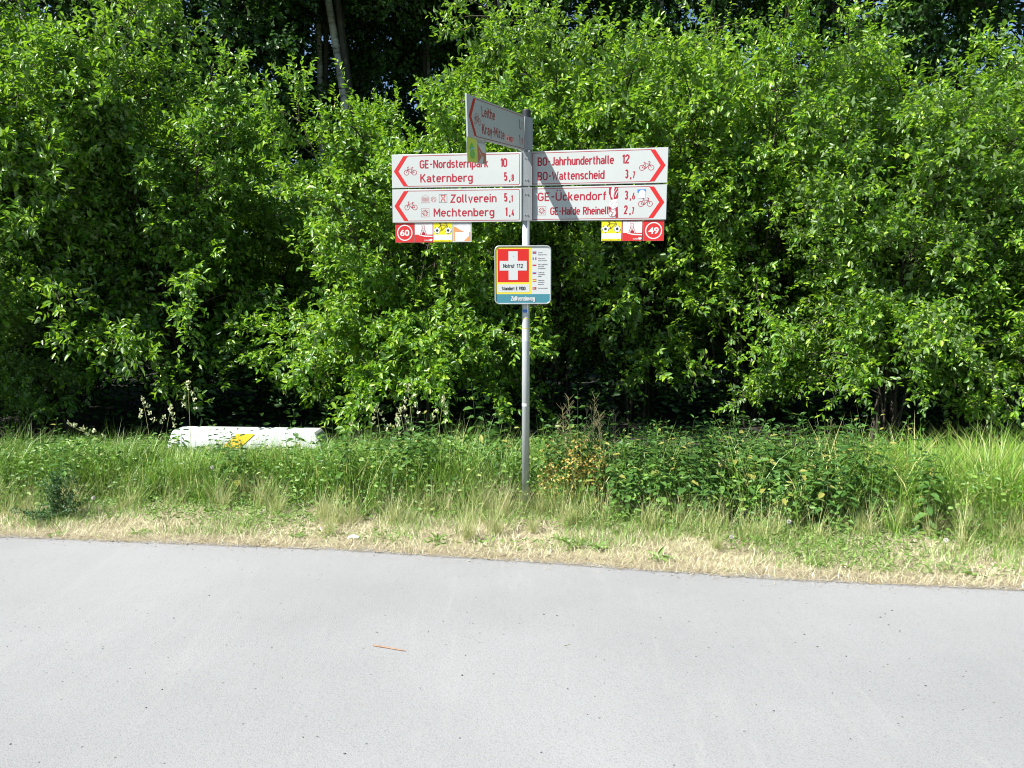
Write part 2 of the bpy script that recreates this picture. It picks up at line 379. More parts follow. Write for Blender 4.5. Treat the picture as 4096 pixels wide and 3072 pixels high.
# ------------------------------------------------------------------ shrubs
def grow(seed, H, Rr, nst, nb, per, leafL=.064, leafW=.032, skirt=.35, lean=.6, single=False, crown0=0, droopy=.25,
         shoot=(.14, .34), step=.024, topshoots=100, lr=.55, low=0):
    """returns (stem mesh arrays, leaf arrays). stems -> boughs -> leafy shoots."""
    rg = np.random.default_rng(seed)
    lines, radii = [], []; SP, SD, SL = [], [], []
    for s in range(nst):
        az = 2*np.pi*s/nst + rg.uniform(-.5, .5)
        h = H*rg.uniform(.72, 1.0) if not single else H
        out = (Rr*rg.uniform(.15, lean)*1.2) if not single else 0
        t = np.linspace(0, 1, 9)
        b0 = rg.uniform(-.2, .2, 2) if not single else np.zeros(2)
        x = b0[0] + np.cos(az)*out*t**1.2 + .06*np.sin(t*5+rg.uniform(0, 6)); y = b0[1] + np.sin(az)*out*t**1.2 + .06*np.sin(t*4+rg.uniform(0, 6))
        z = h*t*(1-.06*t)
        ln = np.stack([x, y, z], -1); lines.append(ln)
        r0 = (.010+.006*h/3)*rg.uniform(.6, 1.1) if not single else .085
        radii.append(r0*(1-t)+.004)
        for b in range(nb):
            tb = rg.uniform(skirt if not single else crown0, .98)**.9
            p = np.array([np.interp(tb, t, ln[:, k]) for k in range(3)])
            a2 = (az + rg.normal(0, .95)) if not single else rg.uniform(0, 6.28)
            el = rg.uniform(.15, .9) if not single else rg.uniform(-.1, .7)
            prof = math.sqrt(max(.05, 1-((tb-.56)/.58)**2)) if not single else math.sqrt(max(.08, 1-((tb-(crown0+.25))/(.95-crown0))**2))
            L = Rr*prof*rg.uniform(.45, 1.0)*(lr if not single else 1)
            m = 7; u = np.linspace(0, 1, m)
            d = np.array([np.cos(a2)*np.cos(el), np.sin(a2)*np.cos(el), np.sin(el)])
            bl = p + d*L*u[:, None]; bl[:, 2] -= droopy*L*u**2
            bl[:, :2] += rg.normal(0, .03*L, (m, 2)).cumsum(0)*.4
            lines.append(bl); radii.append((.006+.004*L)*(1-u*.85))
            ns = max(3, int(per*L)); uu = rg.uniform(.18, 1.0, ns)**.8
            q = np.stack([np.interp(uu, u, bl[:, k]) for k in range(3)], -1)
            tan = unit(bl[-1]-bl[-2])
            dd = unit(tan*.6 + rg.normal(0, .55, (ns, 3)) + np.array([0, 0, .28]))
            SP.append(q); SD.append(dd); SL.append(rg.uniform(*shoot, ns))
        # low boughs that arch over and hang towards the ground
        for b in range(low):
            tb = rg.uniform(.14, .42); p = np.array([np.interp(tb, t, ln[:, k]) for k in range(3)])
            a2 = az+rg.normal(0, .8); L = Rr*rg.uniform(.5, .95); u = np.linspace(0, 1, 8)
            zt = rg.uniform(.35, 1.35); bl = p + np.array([np.cos(a2), np.sin(a2), 0])*L*u[:, None]
            bl[:, 2] = p[2] + .25*L*np.sin(u*2.2) + (zt-p[2]-.2*L)*u**2
            lines.append(bl); radii.append(.009*(1-u*.85))
            ns = int(per*L*1.15); uu = rg.uniform(.25, 1.0, ns)**.75
            q = np.stack([np.interp(uu, u, bl[:, k]) for k in range(3)], -1)
            SP.append(q); SD.append(unit(unit(bl[-1]-bl[-3])*.7+rg.normal(0, .5, (ns, 3))+np.array([0, 0, .15]))); SL.append(rg.uniform(*shoot, ns))
        # leader shoots at the top
        nt_ = topshoots//nst
        if nt_:
            uu = rg.uniform(.72, 1, nt_); q = np.stack([np.interp(uu, t, ln[:, k]) for k in range(3)], -1)
            dd = unit(np.array([np.cos(az)*.25, np.sin(az)*.25, 1.0]) + rg.normal(0, .28, (nt_, 3)))
            SP.append(q); SD.append(dd); SL.append(rg.uniform(.3, .85, nt_))
    SP = np.concatenate(SP); SD = np.concatenate(SD); SL = np.concatenate(SL)
    keep = SP[:, 2] > .25; SP, SD, SL = SP[keep], SD[keep], SL[keep]
    # leaves
    cnt = np.maximum(3, (SL/step).astype(int)); idx = np.repeat(np.arange(len(SP)), cnt)
    k = np.concatenate([np.arange(c) for c in cnt]); f = (k+.6)/cnt[idx]
    ax = SD[idx]; P = SP[idx] + ax*(SL[idx]*f)[:, None]
    rnd = unit(rg.normal(0, 1, (len(idx), 3))); side = unit(np.cross(ax, rnd))
    D = unit(ax*(.35+.5*f)[:, None] + side + np.array([0, 0, -.12]))
    Nn = unit(np.array([-.20, -.30, 1.0]) + rg.normal(0, .55, (len(idx), 3)))
    sz = (.55+.6*np.sin(np.clip(f, 0, 1)*2.6))*rg.uniform(.75, 1.15, len(idx))
    V, Q = leaf_arrays(P, D, Nn, leafL*sz, leafW*sz*rg.uniform(.8, 1.2, len(idx)))
    # shoot stems as thin slivers
    a = unit(np.cross(SD, unit(rg.normal(0, 1, SD.shape))))*.0022
    n = len(SP); e = SP+SD*SL[:, None]
    SV = np.stack([SP-a, SP+a, e], 1).reshape(-1, 3); ST = np.arange(n*3).reshape(-1, 3)
    TV, TQ = tube_arrays(lines, radii)
    stem = (np.concatenate([TV, SV]), [TQ, ST+len(TV)])
    return stem, (V, [Q])

def variant(name, part_stem, part_leaf, stemmat, leafm, **kw):
    st, lf = grow(**kw)
    a = mesh_np(part_stem, st[0], st[1], smooth=True); a.materials.append(stemmat)
    b = mesh_np(part_leaf, lf[0], lf[1]); b.materials.append(leafm)
    return a, b

SH = [variant('shrub', 'branches', 'foliage', M['twig'], M['leaf_willow'], seed=11+i*7, H=h, Rr=r, nst=ns, nb=nb, per=per, skirt=sk, low=lo)
      for i, (h, r, ns, nb, per, sk, lo) in enumerate([(4.6, 1.9, 13, 20, 22, .34, 2), (3.9, 1.7, 12, 19, 24, .25, 4), (5.4, 1.9, 13, 21, 22, .33, 1), (3.0, 1.6, 11, 15, 22, .34, 1)])]

def plant(name, meshes, parts, loc, rotz, scale, label, cat, group=None, tilt=(0, 0)):
    e = empty(name, loc, (tilt[0], tilt[1], rotz)); e.scale = scale if isinstance(scale, tuple) else (scale,)*3
    for me, p in zip(meshes, parts):
        o = link(p, me, parent=e)
        if p in ('foliage', 'crown'): o['kind'] = 'stuff'
    tag(e, label, cat, group); return e

G1 = 'goat willow shrubs along the verge'
shrubs = [  # variant, x, y, z-scale etc.
 (2, -6.9, 9.2, 1.08, 'pale green tall shrub cut by the left edge of the picture'),
 (0, -5.35, 8.8, 1.17, 'bright green tall shrub left of the dark gap, behind the left grass'),
 (1, -5.6, 7.9, .58, 'low leafy shrub with skirt of foliage down to the left grass'),
 (0, -4.05, 9.4, 1.03, 'shrub with upright leader shoots at the left rim of the dark gap'),
 (3, -3.45, 11.2, 1.12, 'shaded shrub inside the dark gap behind the white concrete block'),
 (3, -1.75, 10.6, .98, 'small shrub between the dark gap and the left direction signs'),
 (1, -1.0, 8.4, .98, 'sunlit bushy shrub behind the left direction signs and round plaques'),
 (2, .35, 9.8, 1.0, 'tall shrub directly behind the signpost pole'),
 (0, 1.5, 9.7, 1.12, 'dense shrub behind the right direction signs'),
 (2, 2.9, 9.5, 1.0, 'tall shrub right of the direction signs with arching twigs at its top'),
 (1, 4.0, 8.3, .95, 'shrub with low boughs hanging over the nettles on the right'),
 (0, 5.3, 8.9, 1.05, 'broad shrub above the bright grass near the right edge'),
 (3, 5.55, 7.5, .86, 'near shrub with a drooping bough reaching the bright grass on the right'),
 (2, 6.9, 9.0, 1.0, 'tall shrub cut by the right edge of the picture'),
]
for i, (k, x, y, s, lab) in enumerate(shrubs):
    plant('shrub', SH[k], ('branches', 'foliage'), (x, y, 0), i*2.1+.4, s, lab, 'shrub', G1)
# second row, seen only as the dark filling behind
r = random.Random(5)
back = [(-7.6, 11.2), (-6.0, 11.0), (-4.7, 11.4), (-3.9, 12.0), (-2.3, 12.0), (-.9, 11.0), (.6, 11.3), (2.0, 11.1), (3.5, 11.4), (5.0, 11.1), (6.5, 11.3), (8.0, 11.2)]
for i, (x, y) in enumerate(back):
    plant('shrub', SH[(i*3+1) % 4] if not (-4.8 < x < -1.5) else SH[3], ('branches', 'foliage'), (x, y, 0), i*1.3, .95 if not (-4.8 < x < -1.5) else .78,
          ['dark rear shrub beyond the left edge', 'dark rear shrub behind the tall shrub at the left edge', 'dark rear shrub left of the gap', 'low rear shrub at the left of the gap', 'low rear shrub at the right of the gap', 'dark rear shrub behind the left direction signs', 'dark rear shrub behind the pole', 'dark rear shrub behind the right direction signs', 'dark rear shrub right of the direction signs', 'dark rear shrub behind the drooping boughs on the right', 'dark rear shrub near the right edge', 'dark rear shrub beyond the right edge'][i], 'shrub', 'shaded shrubs of the second row')

# ------------------------------------------------------------------ trees
def tree_variant(seed, H, Rr, crown0, leafm, bark, r0, nb, per, leafL, lean=.0, droopy=.2):
    st, lf = grow(seed=seed, H=H, Rr=Rr, nst=1, nb=nb, per=per, leafL=leafL, leafW=leafL*.72, single=True, crown0=crown0, droopy=droopy,
                  shoot=(.25, .6), step=.05, topshoots=20)
    rg = np.random.default_rng(seed+1)
    t = np.linspace(0, 1, 16); x = .10*np.sin(t*4+seed)*t + lean*t; y = .08*np.sin(t*5)*t
    ln = np.stack([x, y, t*H-.05], -1); V, Q = tube_arrays([ln], [r0*(1-t*.85)], 12)
    tm = mesh_np('trunk', V, [Q], smooth=True); tm.materials.append(bark)
    bm_ = mesh_np('limbs', *st, smooth=True); bm_.materials.append(M['dark_bark'])
    lm = mesh_np('crown', lf[0], lf[1]); lm.materials.append(leafm)
    return tm, bm_, lm
TR = [tree_variant(101, 13, 2.6, .44, M['leaf_birch'], M['birch'], .088, 130, 15, .075, lean=-.5),
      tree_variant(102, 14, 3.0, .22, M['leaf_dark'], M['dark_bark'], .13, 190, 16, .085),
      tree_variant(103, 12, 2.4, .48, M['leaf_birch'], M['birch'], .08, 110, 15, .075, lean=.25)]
# x, y, variant, rot, scale, label
trees = [
 (-7.7, 13.2, 0, .3, 1.0, 'white birch trunk behind the top of the left shrubs', 'birch'),
 (-5.9, 15.2, 1, 5.0, 1.05, 'dark tree filling the sky above the left shrubs', 'tree'),
 (-1.0, 16.5, 1, 2.0, 1.05, 'dark tree far behind the left direction signs', 'tree'),
 (-4.75, 13.6, 1, 1.2, 1.0, 'dark broad leaved tree over the left rim of the gap', 'tree'),
 (-3.95, 15.2, 1, 2.2, 1.0, 'dark leaning trunk in the left half of the gap', 'tree'),
 (-3.25, 14.0, 2, 3.0, 1.0, 'thin birch with mottled trunk in the middle of the gap', 'birch'),
 (-2.05, 12.9, 0, 0.0, 1.05, 'leaning white birch in front of the gap, thickest of the white trunks', 'birch'),
 (-2.35, 16.3, 1, 4.1, 1.0, 'dark tree at the right rim of the gap', 'tree'),
 (-1.55, 14.6, 2, 1.0, 1.0, 'slim birch above the left direction signs', 'birch'),
 (-.25, 13.4, 2, 5.1, 1.05, 'upright slim birch above the pole cap', 'birch'),
 (.9, 14.5, 1, 2.6, 1.0, 'dark tree behind the signpost, topping the shrubs', 'tree'),
 (2.3, 13.4, 0, 2.2, 1.0, 'birch hidden among the shrubs right of the signpost', 'birch'),
 (3.7, 14.6, 1, .7, 1.05, 'dark tree showing between the right shrub tops', 'tree'),
 (5.3, 13.6, 0, 3.6, 1.0, 'grey dark tree trunk above the right shrubs', 'birch'),
 (6.8, 14.2, 1, 4.6, 1.05, 'dark tree at the top right corner', 'tree'),
 (8.4, 13.2, 1, 5.6, 1.0, 'dark tree beyond the right edge', 'tree'),
 (-8.9, 14.4, 1, 3.3, 1.05, 'dark tree beyond the left edge', 'tree'),
]
for x, y, k, rz, s, lab, cat in trees:
    plant('birch_tree' if cat == 'birch' else 'broadleaf_tree', TR[k], ('trunk', 'limbs', 'crown'), (x, y, 0), rz, s, lab, cat, 'trees behind the shrubs', tilt=(0, R(-6)) if 'leaning white' in lab else (0, 0))

def leaf_cloud(name, n, box, L, mat, seed, label, cat, dens=None, up=.6):
    rg = np.random.default_rng(seed)
    P = rg.uniform([b[0] for b in box], [b[1] for b in box], (n, 3))
    if dens is not None: P = P[dens(P, rg)]
    n = len(P); az = rg.uniform(0, 6.28, n)
    D = np.stack([np.cos(az), np.sin(az), rg.uniform(-.3, .5, n)], -1)
    Nn = unit(np.array([-.2, -.3, 1.0])*up + rg.normal(0, .45, (n, 3)))
    LL = L*rg.uniform(.6, 1.3, n)
    V, Q = leaf_arrays(P, D, Nn, LL, LL*.55)
    o = link(name, mesh_np(name, V, [Q]), mat); tag(o, label, cat, kind='stuff'); return o
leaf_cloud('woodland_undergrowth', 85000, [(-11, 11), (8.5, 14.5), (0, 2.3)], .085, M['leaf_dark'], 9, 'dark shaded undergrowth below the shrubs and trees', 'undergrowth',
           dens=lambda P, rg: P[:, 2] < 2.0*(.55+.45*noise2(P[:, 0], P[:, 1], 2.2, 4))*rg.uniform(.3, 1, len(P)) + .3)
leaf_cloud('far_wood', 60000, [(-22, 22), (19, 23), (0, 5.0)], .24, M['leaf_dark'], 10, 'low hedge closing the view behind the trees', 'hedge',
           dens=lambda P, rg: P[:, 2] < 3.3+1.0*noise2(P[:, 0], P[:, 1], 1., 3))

# ------------------------------------------------------------------ stroke lettering
T_, B_, X_, D_ = .935, .065, .665, -.20
def arc(cx, cy, rx, ry, a0, a1, n=7):
    return [(cx+rx*math.cos(R(a0+(a1-a0)*i/n)), cy+ry*math.sin(R(a0+(a1-a0)*i/n))) for i in range(n+1)]
def loop(x0, x1, y0, y1, ry=None):
    w_ = (x1-x0)/2; ry = min(ry or w_, (y1-y0)/2); cx = (x0+x1)/2
    return arc(cx, y1-ry, w_, ry, 0, 180) + arc(cx, y0+ry, w_, ry, 180, 360) + ['c']
h = .36
GL = {
 'G': (.46, [arc(.23, .70, .23, .235, 15, 180)+arc(.23, .30, .23, .235, 180, 360)+[(.46, .47), (.25, .47)]]),
 'E': (.38, [[(.38, T_), (0, T_), (0, B_), (.38, B_)], [(0, .51), (.32, .51)]]),
 '-': (.26, [[(0, .48), (.26, .48)]]),
 'N': (.46, [[(0, 0), (0, 1)], [(0, .97), (.46, .03)], [(.46, 0), (.46, 1)]]),
 'o': (h, [loop(0, h, B_, X_, .2)]),
 'w': (.56, [[(0, .73), (.14, .03), (.28, .60), (.42, .03), (.56, .73)]]),
 'S': (.40, [arc(.20, .72, .19, .215, 35, 250)+[(.26, .48)]+arc(.20, .285, .19, .22, 60, -150)]),
 'r': (.25, [[(0, 0), (0, .73)], arc(.2, X_-.22, .2, .22, 180, 60)]),
 'd': (h, [[(h, 0), (h, 1)], loop(0, h-.01, B_, X_, .2)]),
 'b': (h, [[(0, 0), (0, 1)], loop(.01, h, B_, X_, .2)]),
 's': (.32, [[(.32, .58)]+arc(.16, .52, .16, .145, 45, 200)+[(.25, .35)]+arc(.16, .21, .16, .145, 20, -150)]),
 't': (.24, [[(.07, .92)]+[(.07, .3)]+arc(.21, .22, .14, .155, 180, 270)+[(.25, B_)], [(-.03, X_), (.25, X_)]]),
 'e': (h, [[(0, .38), (h, .38)]+arc(h/2, .45, h/2, .215, 0, 180)+arc(h/2, .27, h/2, .205, 180, 320)]),
 'n': (h, [[(0, 0), (0, .73)], arc(h/2, X_-.2, h/2, .2, 170, 0)+[(h, 0)]]),
 'h': (h, [[(0, 0), (0, 1)], arc(h/2, X_-.2, h/2, .2, 170, 0)+[(h, 0)]]),
 'u': (h, [[(0, .73)]+arc(h/2, B_+.2, h/2, .2, 180, 360), [(h, .73), (h, 0)]]),
 'p': (h, [[(0, .73), (0, -.26)], loop(.01, h, B_, X_, .2)]),
 'a': (.34, [arc(.17, X_-.17, .17, .17, 160, 0)+[(.34, 0)], [(.33, .40), (.16, .40)]+arc(.16, .235, .16, .165, 90, 270)+[(.33, .12)]]),
 'k': (.34, [[(0, 0), (0, 1)], [(.32, .72), (.02, .30)], [(.12, .42), (.34, 0)]]),
 'g': (h, [[(h, .73), (h, -.03)]+arc(h/2, -.03, h/2, .17, 0, -140), loop(0, h-.01, B_+.03, X_, .2)]),
 'y': (.36, [[(0, .73), (.18, .06)], [(.36, .73), (.14, -.24)]]),
 'l': (.10, [[(0, 1), (0, .18)]+arc(.10, .18, .10, .115, 180, 270)]),
 'i': (.02, [[(.01, 0), (.01, .73)], [(.01, .86), (.01, 1)]]),
 'v': (.36, [[(0, .73), (.18, .02), (.36, .73)]]),
 'c': (.32, [arc(.17, .46, .17, .205, 35, 180)+arc(.17, .27, .17, .205, 180, 325)]),
 'f': (.22, [[(.07, 0), (.07, .78)]+arc(.21, .78, .14, .155, 180, 90), [(-.03, X_), (.24, X_)]]),
 'K': (.44, [[(0, 0), (0, 1)], [(.42, 1), (.02, .42)], [(.15, .55), (.45, 0)]]),
 'Z': (.42, [[(0, T_), (.42, T_), (0, B_), (.42, B_)]]),
 'M': (.54, [[(0, 0), (0, 1)], [(.54, 0), (.54, 1)], [(.01, .98), (.27, .32), (.53, .98)]]),
 'B': (.44, [[(0, .51), (.24, .51)]+arc(.24, .725, .18, .21, -90, 90)+[(0, T_), (0, B_), (.24, B_)]+arc(.24, .285, .20, .22, -90, 90)]),
 'O': (.46, [loop(0, .46, B_, T_, .26)]),
 'J': (.30, [[(.30, 1), (.30, .26)]+arc(.15, .26, .15, .195, 0, -150)]),
 'W': (.66, [[(0, 1), (.16, .03), (.33, .82), (.50, .03), (.66, 1)]]),
 'U': (.46, [[(0, 1), (0, .3)]+arc(.23, .3, .23, .235, 180, 360)+[(.46, 1)]]),
 'Ü': (.46, [[(0, 1), (0, .3)]+arc(.23, .3, .23, .235, 180, 360)+[(.46, 1)], [(.10, 1.13), (.10, 1.27)], [(.36, 1.13), (.36, 1.27)]]),
 'H': (.46, [[(0, 0), (0, 1)], [(.46, 0), (.46, 1)], [(.06, .51), (.40, .51)]]),
 'R': (.42, [[(0, 0), (0, T_), (.22, T_)]+arc(.22, .71, .20, .225, 90, -90)+[(.07, .485)], [(.22, .42), (.44, 0)]]),
 'L': (.38, [[(0, 1), (0, B_), (.38, B_)]]),
 '0': (.40, [loop(0, .40, B_, T_, .23)]),
 '1': (.18, [[(0, .76), (.16, .95)], [(.18, 1), (.18, 0)]]),
 '2': (.38, [[(0, .72)]+arc(.19, .72, .19, .215, 165, -25)+[(0, B_), (.40, B_)]]),
 '3': (.38, [arc(.18, .725, .18, .21, 155, -90)+[(.14, .515)], arc(.19, .29, .19, .225, 80, -160)]),
 '4': (.42, [[(.26, 1), (0, .26), (.42, .26)], [(.31, .52), (.31, 0)]]),
 '5': (.38, [[(.36, T_), (.03, T_), (.02, .55)]+arc(.18, .335, .20, .27, 115, -155)]),
 '6': (.38, [loop(0, .38, B_, .56, .22), [(.03, .42), (.24, 1)]]),
 '7': (.38, [[(0, T_), (.38, T_), (.13, 0)]]),
 '8': (.38, [loop(.02, .36, .53, T_, .19), loop(0, .38, B_, .50, .2)]),
 '9': (.38, [loop(0, .38, .44, T_, .22), [(.35, .56), (.14, 0)]]),
 ',': (.06, [[(.05, .13), (.01, -.14)]]),
 ' ': (.16, []),
 '.': (.06, [[(.03, 0), (.03, .14)]]),
}
def ribbon(mb, pts, w_, y, closed=False):
    """mitred flat ribbon in the x-z plane at depth y, facing -y"""
    if pts and pts[-1] == 'c': pts = pts[:-1]; closed = True
    q = [pts[0]]
    for p in pts[1:]:
        if (p[0]-q[-1][0])**2+(p[1]-q[-1][1])**2 > (w_*.08)**2: q.append(p)
    if closed and (q[0][0]-q[-1][0])**2+(q[0][1]-q[-1][1])**2 < (w_*.2)**2: q.pop()
    n = len(q); L_, R_ = [], []
    for i in range(n):
        p = Vector(q[i]); a = Vector(q[i-1]) if (i > 0 or closed) else None; b = Vector(q[(i+1) % n]) if (i < n-1 or closed) else None
        d1 = (p-a).normalized() if a else (b-p).normalized(); d2 = (b-p).normalized() if b else d1
        n1 = Vector((-d1.y, d1.x)); n2 = Vector((-d2.y, d2.x)); m = (n1+n2)
        m = m.normalized() if m.length > 1e-6 else n1
        k = min(2.0, 1/max(.3, m.dot(n1)))
        L_.append(p+m*k*w_/2); R_.append(p-m*k*w_/2)
    vs_ = [(v.x, y, v.y) for v in L_]+[(v.x, y, v.y) for v in R_]
    rng = range(n if closed else n-1)
    mb.add(vs_, [(i, n+i, n+(i+1) % n, (i+1) % n) for i in rng])

def stroke_text(mb, s, x0, x1, base, cap, y, wt=.165, gap=.20):
    """fit the string between x0 and x1 (metres) with the given cap height"""
    adv = [GL[c][0] for c in s]; tot = sum(adv)+gap*(len(s)-1)
    t = wt*cap; sx = (x1-x0-t)/tot
    cx = x0+t/2; lay = 0
    for c, a in zip(s, adv):
        for st in GL[c][1]:
            pts = [p if p == 'c' else (cx+p[0]*sx, base+p[1]*cap) for p in st]
            ribbon(mb, pts, t, y-.00012*(lay % 3)); lay += 1
        cx += (a+gap)*sx

def poly(mb, pts, y): mb.add([(p[0], y, p[1]) for p in pts], [tuple(range(len(pts)))])
def rect(mb, x0, x1, z0, z1, y): poly(mb, [(x0, z0), (x1, z0), (x1, z1), (x0, z1)], y)
def disc(mb, cx, cz, r_, y, n=24): poly(mb, [(cx+r_*math.cos(2*math.pi*i/n), cz+r_*math.sin(2*math.pi*i/n)) for i in range(n)], y)
def ring(mb, cx, cz, r_, w_, y, n=24, rx=None):
    ribbon(mb, [(cx+(rx or r_)*math.cos(2*math.pi*i/n), cz+r_*math.sin(2*math.pi*i/n)) for i in range(n)], w_, y, closed=True)

def font_mesh(name, s, x0, x1, base, cap, y, bold=0, align=None):
    cu = bpy.data.curves.new(name, 'FONT'); cu.body = s; cu.offset = bold; cu.resolution_u = 3
    ob = bpy.data.objects.new(name, cu); col.objects.link(ob)
    bpy.context.view_layer.update()
    me = bpy.data.meshes.new_from_object(ob.evaluated_get(bpy.context.evaluated_depsgraph_get()))
    bpy.data.objects.remove(ob); bpy.data.curves.remove(cu)
    n = len(me.vertices); co = np.empty(n*3); me.vertices.foreach_get('co', co); co = co.reshape(-1, 3)
    xmin, xmax = co[:, 0].min(), co[:, 0].max()
    sy = cap/.70
    nx = x0+(co[:, 0]-xmin)*(x1-x0)/(xmax-xmin); nz = base+co[:, 1]*sy
    me.vertices.foreach_set('co', np.stack([nx, np.full(n, y), nz], -1).ravel()); me.update(); me.materials.clear()
    return me

def bicycle(mb, x0, x1, z0, z1, y, w_=.0038, flip=False):
    W_ = x1-x0; H_ = z1-z0
    def p(u, v): return ((x1-u*W_) if flip else (x0+u*W_), z0+v*H_)
    r_ = .30*H_*.98; rx = W_*.185
    for k, u in enumerate((.19, .81)):
        ring(mb, *p(u, .31), r_, w_, y-.0001*k, 20, rx=rx)
    segs = [[(.81, .31), (.62, .86), (.56, .25)], [(.56, .25), (.81, .31)], [(.56, .25), (.30, .72), (.64, .76)], [(.19, .31), (.31, .80), (.27, .93), (.33, 1.0), (.40, .97)], [(.60, .93), (.72, .93)], [(.56, .25), (.62, .25)]]
    for k, s_ in enumerate(segs): ribbon(mb, [p(*q) for q in s_], w_, y-.0002-.0001*k)

# ------------------------------------------------------------------ the signpost
PX, PY = .103, 5.74
post = empty('signpost', (PX, PY, 0))
tag(post, 'grey steel cycle route signpost with five white and red direction signs and an emergency sign', 'signpost')
mb = MB(); mb.cyl((0, 0, -.3), (0, 0, 2.90), .0285, n=28, caps=True)
link('pole', mb.mesh('pole', smooth=False), M['zinc'], post)
for p in post.children[0].data.polygons: p.use_smooth = len(p.vertices) == 4
mb = MB(); mb.cyl((0, 0, 2.885), (0, 0, 2.932), .0325, n=28); mb.cyl((0, 0, 2.932), (0, 0, 2.940), .0325, .027, n=28)
link('pole_cap', mb.mesh('pole_cap', bevel=.0), M['plastic'], post)

def clamp(z0, z1, rz, w_=.033, d0=-.043, d1=.043, dx=0):
    mb = MB(); mb.box(dx-w_, dx+w_, d0, d1, z0, z1)
    mb.box(dx-w_-.006, dx-w_, d0-.006, d0+.02, z0, z1); mb.box(dx+w_, dx+w_+.006, d0-.006, d0+.02, z0, z1)
    c = link('clamp', mb.mesh('clamp', bevel=.003), M['alu_shaded'], post, rot=(0, 0, rz))
    for zz in (z0+.045, z1-.045):
        mb = MB(); mb.cyl((dx+.006, d0, zz), (dx+.006, d0-.006, zz), .0055, n=10); mb.cyl((dx-.012, d0, zz), (dx-.012, d0-.005, zz), .004, n=8)
        link('screw', mb.mesh('screw'), M['steel'], c)
    return c
clamp(2.157, 2.393, R(2)); clamp(2.403, 2.643, R(2)); clamp(2.655, 2.885, R(-52), w_=.030, d0=-.036, d1=.036)

SIGN_L, SIGN_H, SIGN_T = .97, .241, .012
def direction_sign(loc, rot, length, face_left, label, lines, bike, pict=(), height=SIGN_H, fx=None):
    """local frame: x = reading direction from 0 to length, z from 0 (bottom) to height, face towards -y.
       text positions are given as fractions of the board"""
    ht = height
    mb = MB(); mb.box(0, length, -SIGN_T/2, SIGN_T/2, 0, ht)
    s = link('direction_sign', mb.mesh('direction_sign', bevel=.0025), M['alu'], post, loc=loc, rot=rot); s['label'] = label
    y = -SIGN_T/2
    mb = MB(); rect(mb, .003, length-.003, .003, ht-.003, y-.0008); link('sign_face', mb.mesh('sign_face'), M['sign_white'], s)
    fxu = (lambda u: u*length) if face_left else (lambda u: u*length)
    X = fx or fxu
    Zf = lambda v: ht*(1-v)
    m = .0125
    # border line with rounded corners on the pole side
    mb = MB(); c_ = .007
    a0 = length*.145 if face_left else length*(1-.145)
    if face_left:
        pts = [(length*.118, ht-m), (length-m-c_, ht-m), (length-m, ht-m-c_), (length-m, m+c_), (length-m-c_, m), (length*.118, m)]
    else:
        pts = [(length*.882, ht-m), (m+c_, ht-m), (m, ht-m-c_), (m, m+c_), (m+c_, m), (length*.882, m)]
    ribbon(mb, pts, .0042, y-.0012); link('border_line', mb.mesh('border_line'), M['sign_wine'], s)
    mb = MB(); f = (lambda q: q) if face_left else (lambda q: 1-q)
    tip, tin, top_o, top_i = .017, .053, .093, .128
    P = [(f(tip), .5), (f(top_o), 1-m/ht), (f(top_i), 1-m/ht), (f(tin), .5), (f(top_i), m/ht), (f(top_o), m/ht)]
    P = [(u*length, v*ht) for u, v in P]
    mb.add([(p[0], y-.0016, p[1]) for p in P], [(0, 3, 2, 1), (0, 5, 4, 3)])
    link('arrow_chevron', mb.mesh('arrow_chevron'), M['sign_red'], s)
    mb = MB(); bicycle(mb, length*bike[0], length*bike[1], Zf(bike[3]), Zf(bike[2]), y-.0012, flip=not face_left)
    link('bicycle_symbol', mb.mesh('bicycle_symbol'), M['sign_wine'], s)
    for txt, u0, u1, vb, cap in lines:
        mb = MB(); stroke_text(mb, txt, length*u0, length*u1, Zf(vb), cap*ht, y-.0012)
        nm = 'distance_number' if txt[0] in '0123456789,' else 'place_name'
        link(nm, mb.mesh(nm), M['sign_wine'], s)
    for nm, mt, fn in pict:
        mb = MB(); fn(mb, length, ht, y-.0012); link(nm, mb.mesh(nm), M[mt], s)
    return s

def px(f, u0, v0, u1, v1):
    pass
def pit_icon(u0, u1, v0, v1):
    def fn(mb, L, H, y):
        x0, x1, z0, z1 = u0*L, u1*L, H*(1-v1), H*(1-v0); cx, cz = (x0+x1)/2, (z0+z1)/2; ra = (x1-x0)/2
        ribbon(mb, [(x0, z0), (x1, z0), (x1, z1), (x0, z1)], .0022, y, closed=True)
        for k in range(10):
            a = 2*math.pi*k/10+.15; d = .09
            mb.add([(cx+ra*.16*math.cos(a), y-.0001, cz+ra*.16*math.sin(a)), (cx+ra*.78*math.cos(a-.17), y-.0001, cz+ra*.78*math.sin(a-.17)), (cx+ra*.78*math.cos(a+.17), y-.0001, cz+ra*.78*math.sin(a+.17))], [(0, 1, 2)])
    return fn
def temple(mb, L, H, y):
    x0, x1 = .226*L, .298*L; z = lambda v: H*(1-v)
    ribbon(mb, [(x0+.006, z(.245)), ((x0+x1)/2, z(.165)), (x1-.006, z(.245))], .0016, y, closed=True)
    for k in range(9):
        xx = x0+.008+(x1-x0-.016)*k/8; ribbon(mb, [(xx, z(.265)), (xx, z(.365))], .0028, y)
    for v in (.385, .41): ribbon(mb, [(x0, z(v)), (x1, z(v))], .0016, y)
def emblem(mb, L, H, y):
    cx, cz = .326*L, H*(1-.31); ring(mb, cx, cz, .0185, .0030, y)
    ribbon(mb, [(cx-.006, cz-.010), (cx-.011, cz), (cx, cz+.010), (cx+.011, cz), (cx+.006, cz-.010)], .0026, y-.0001)
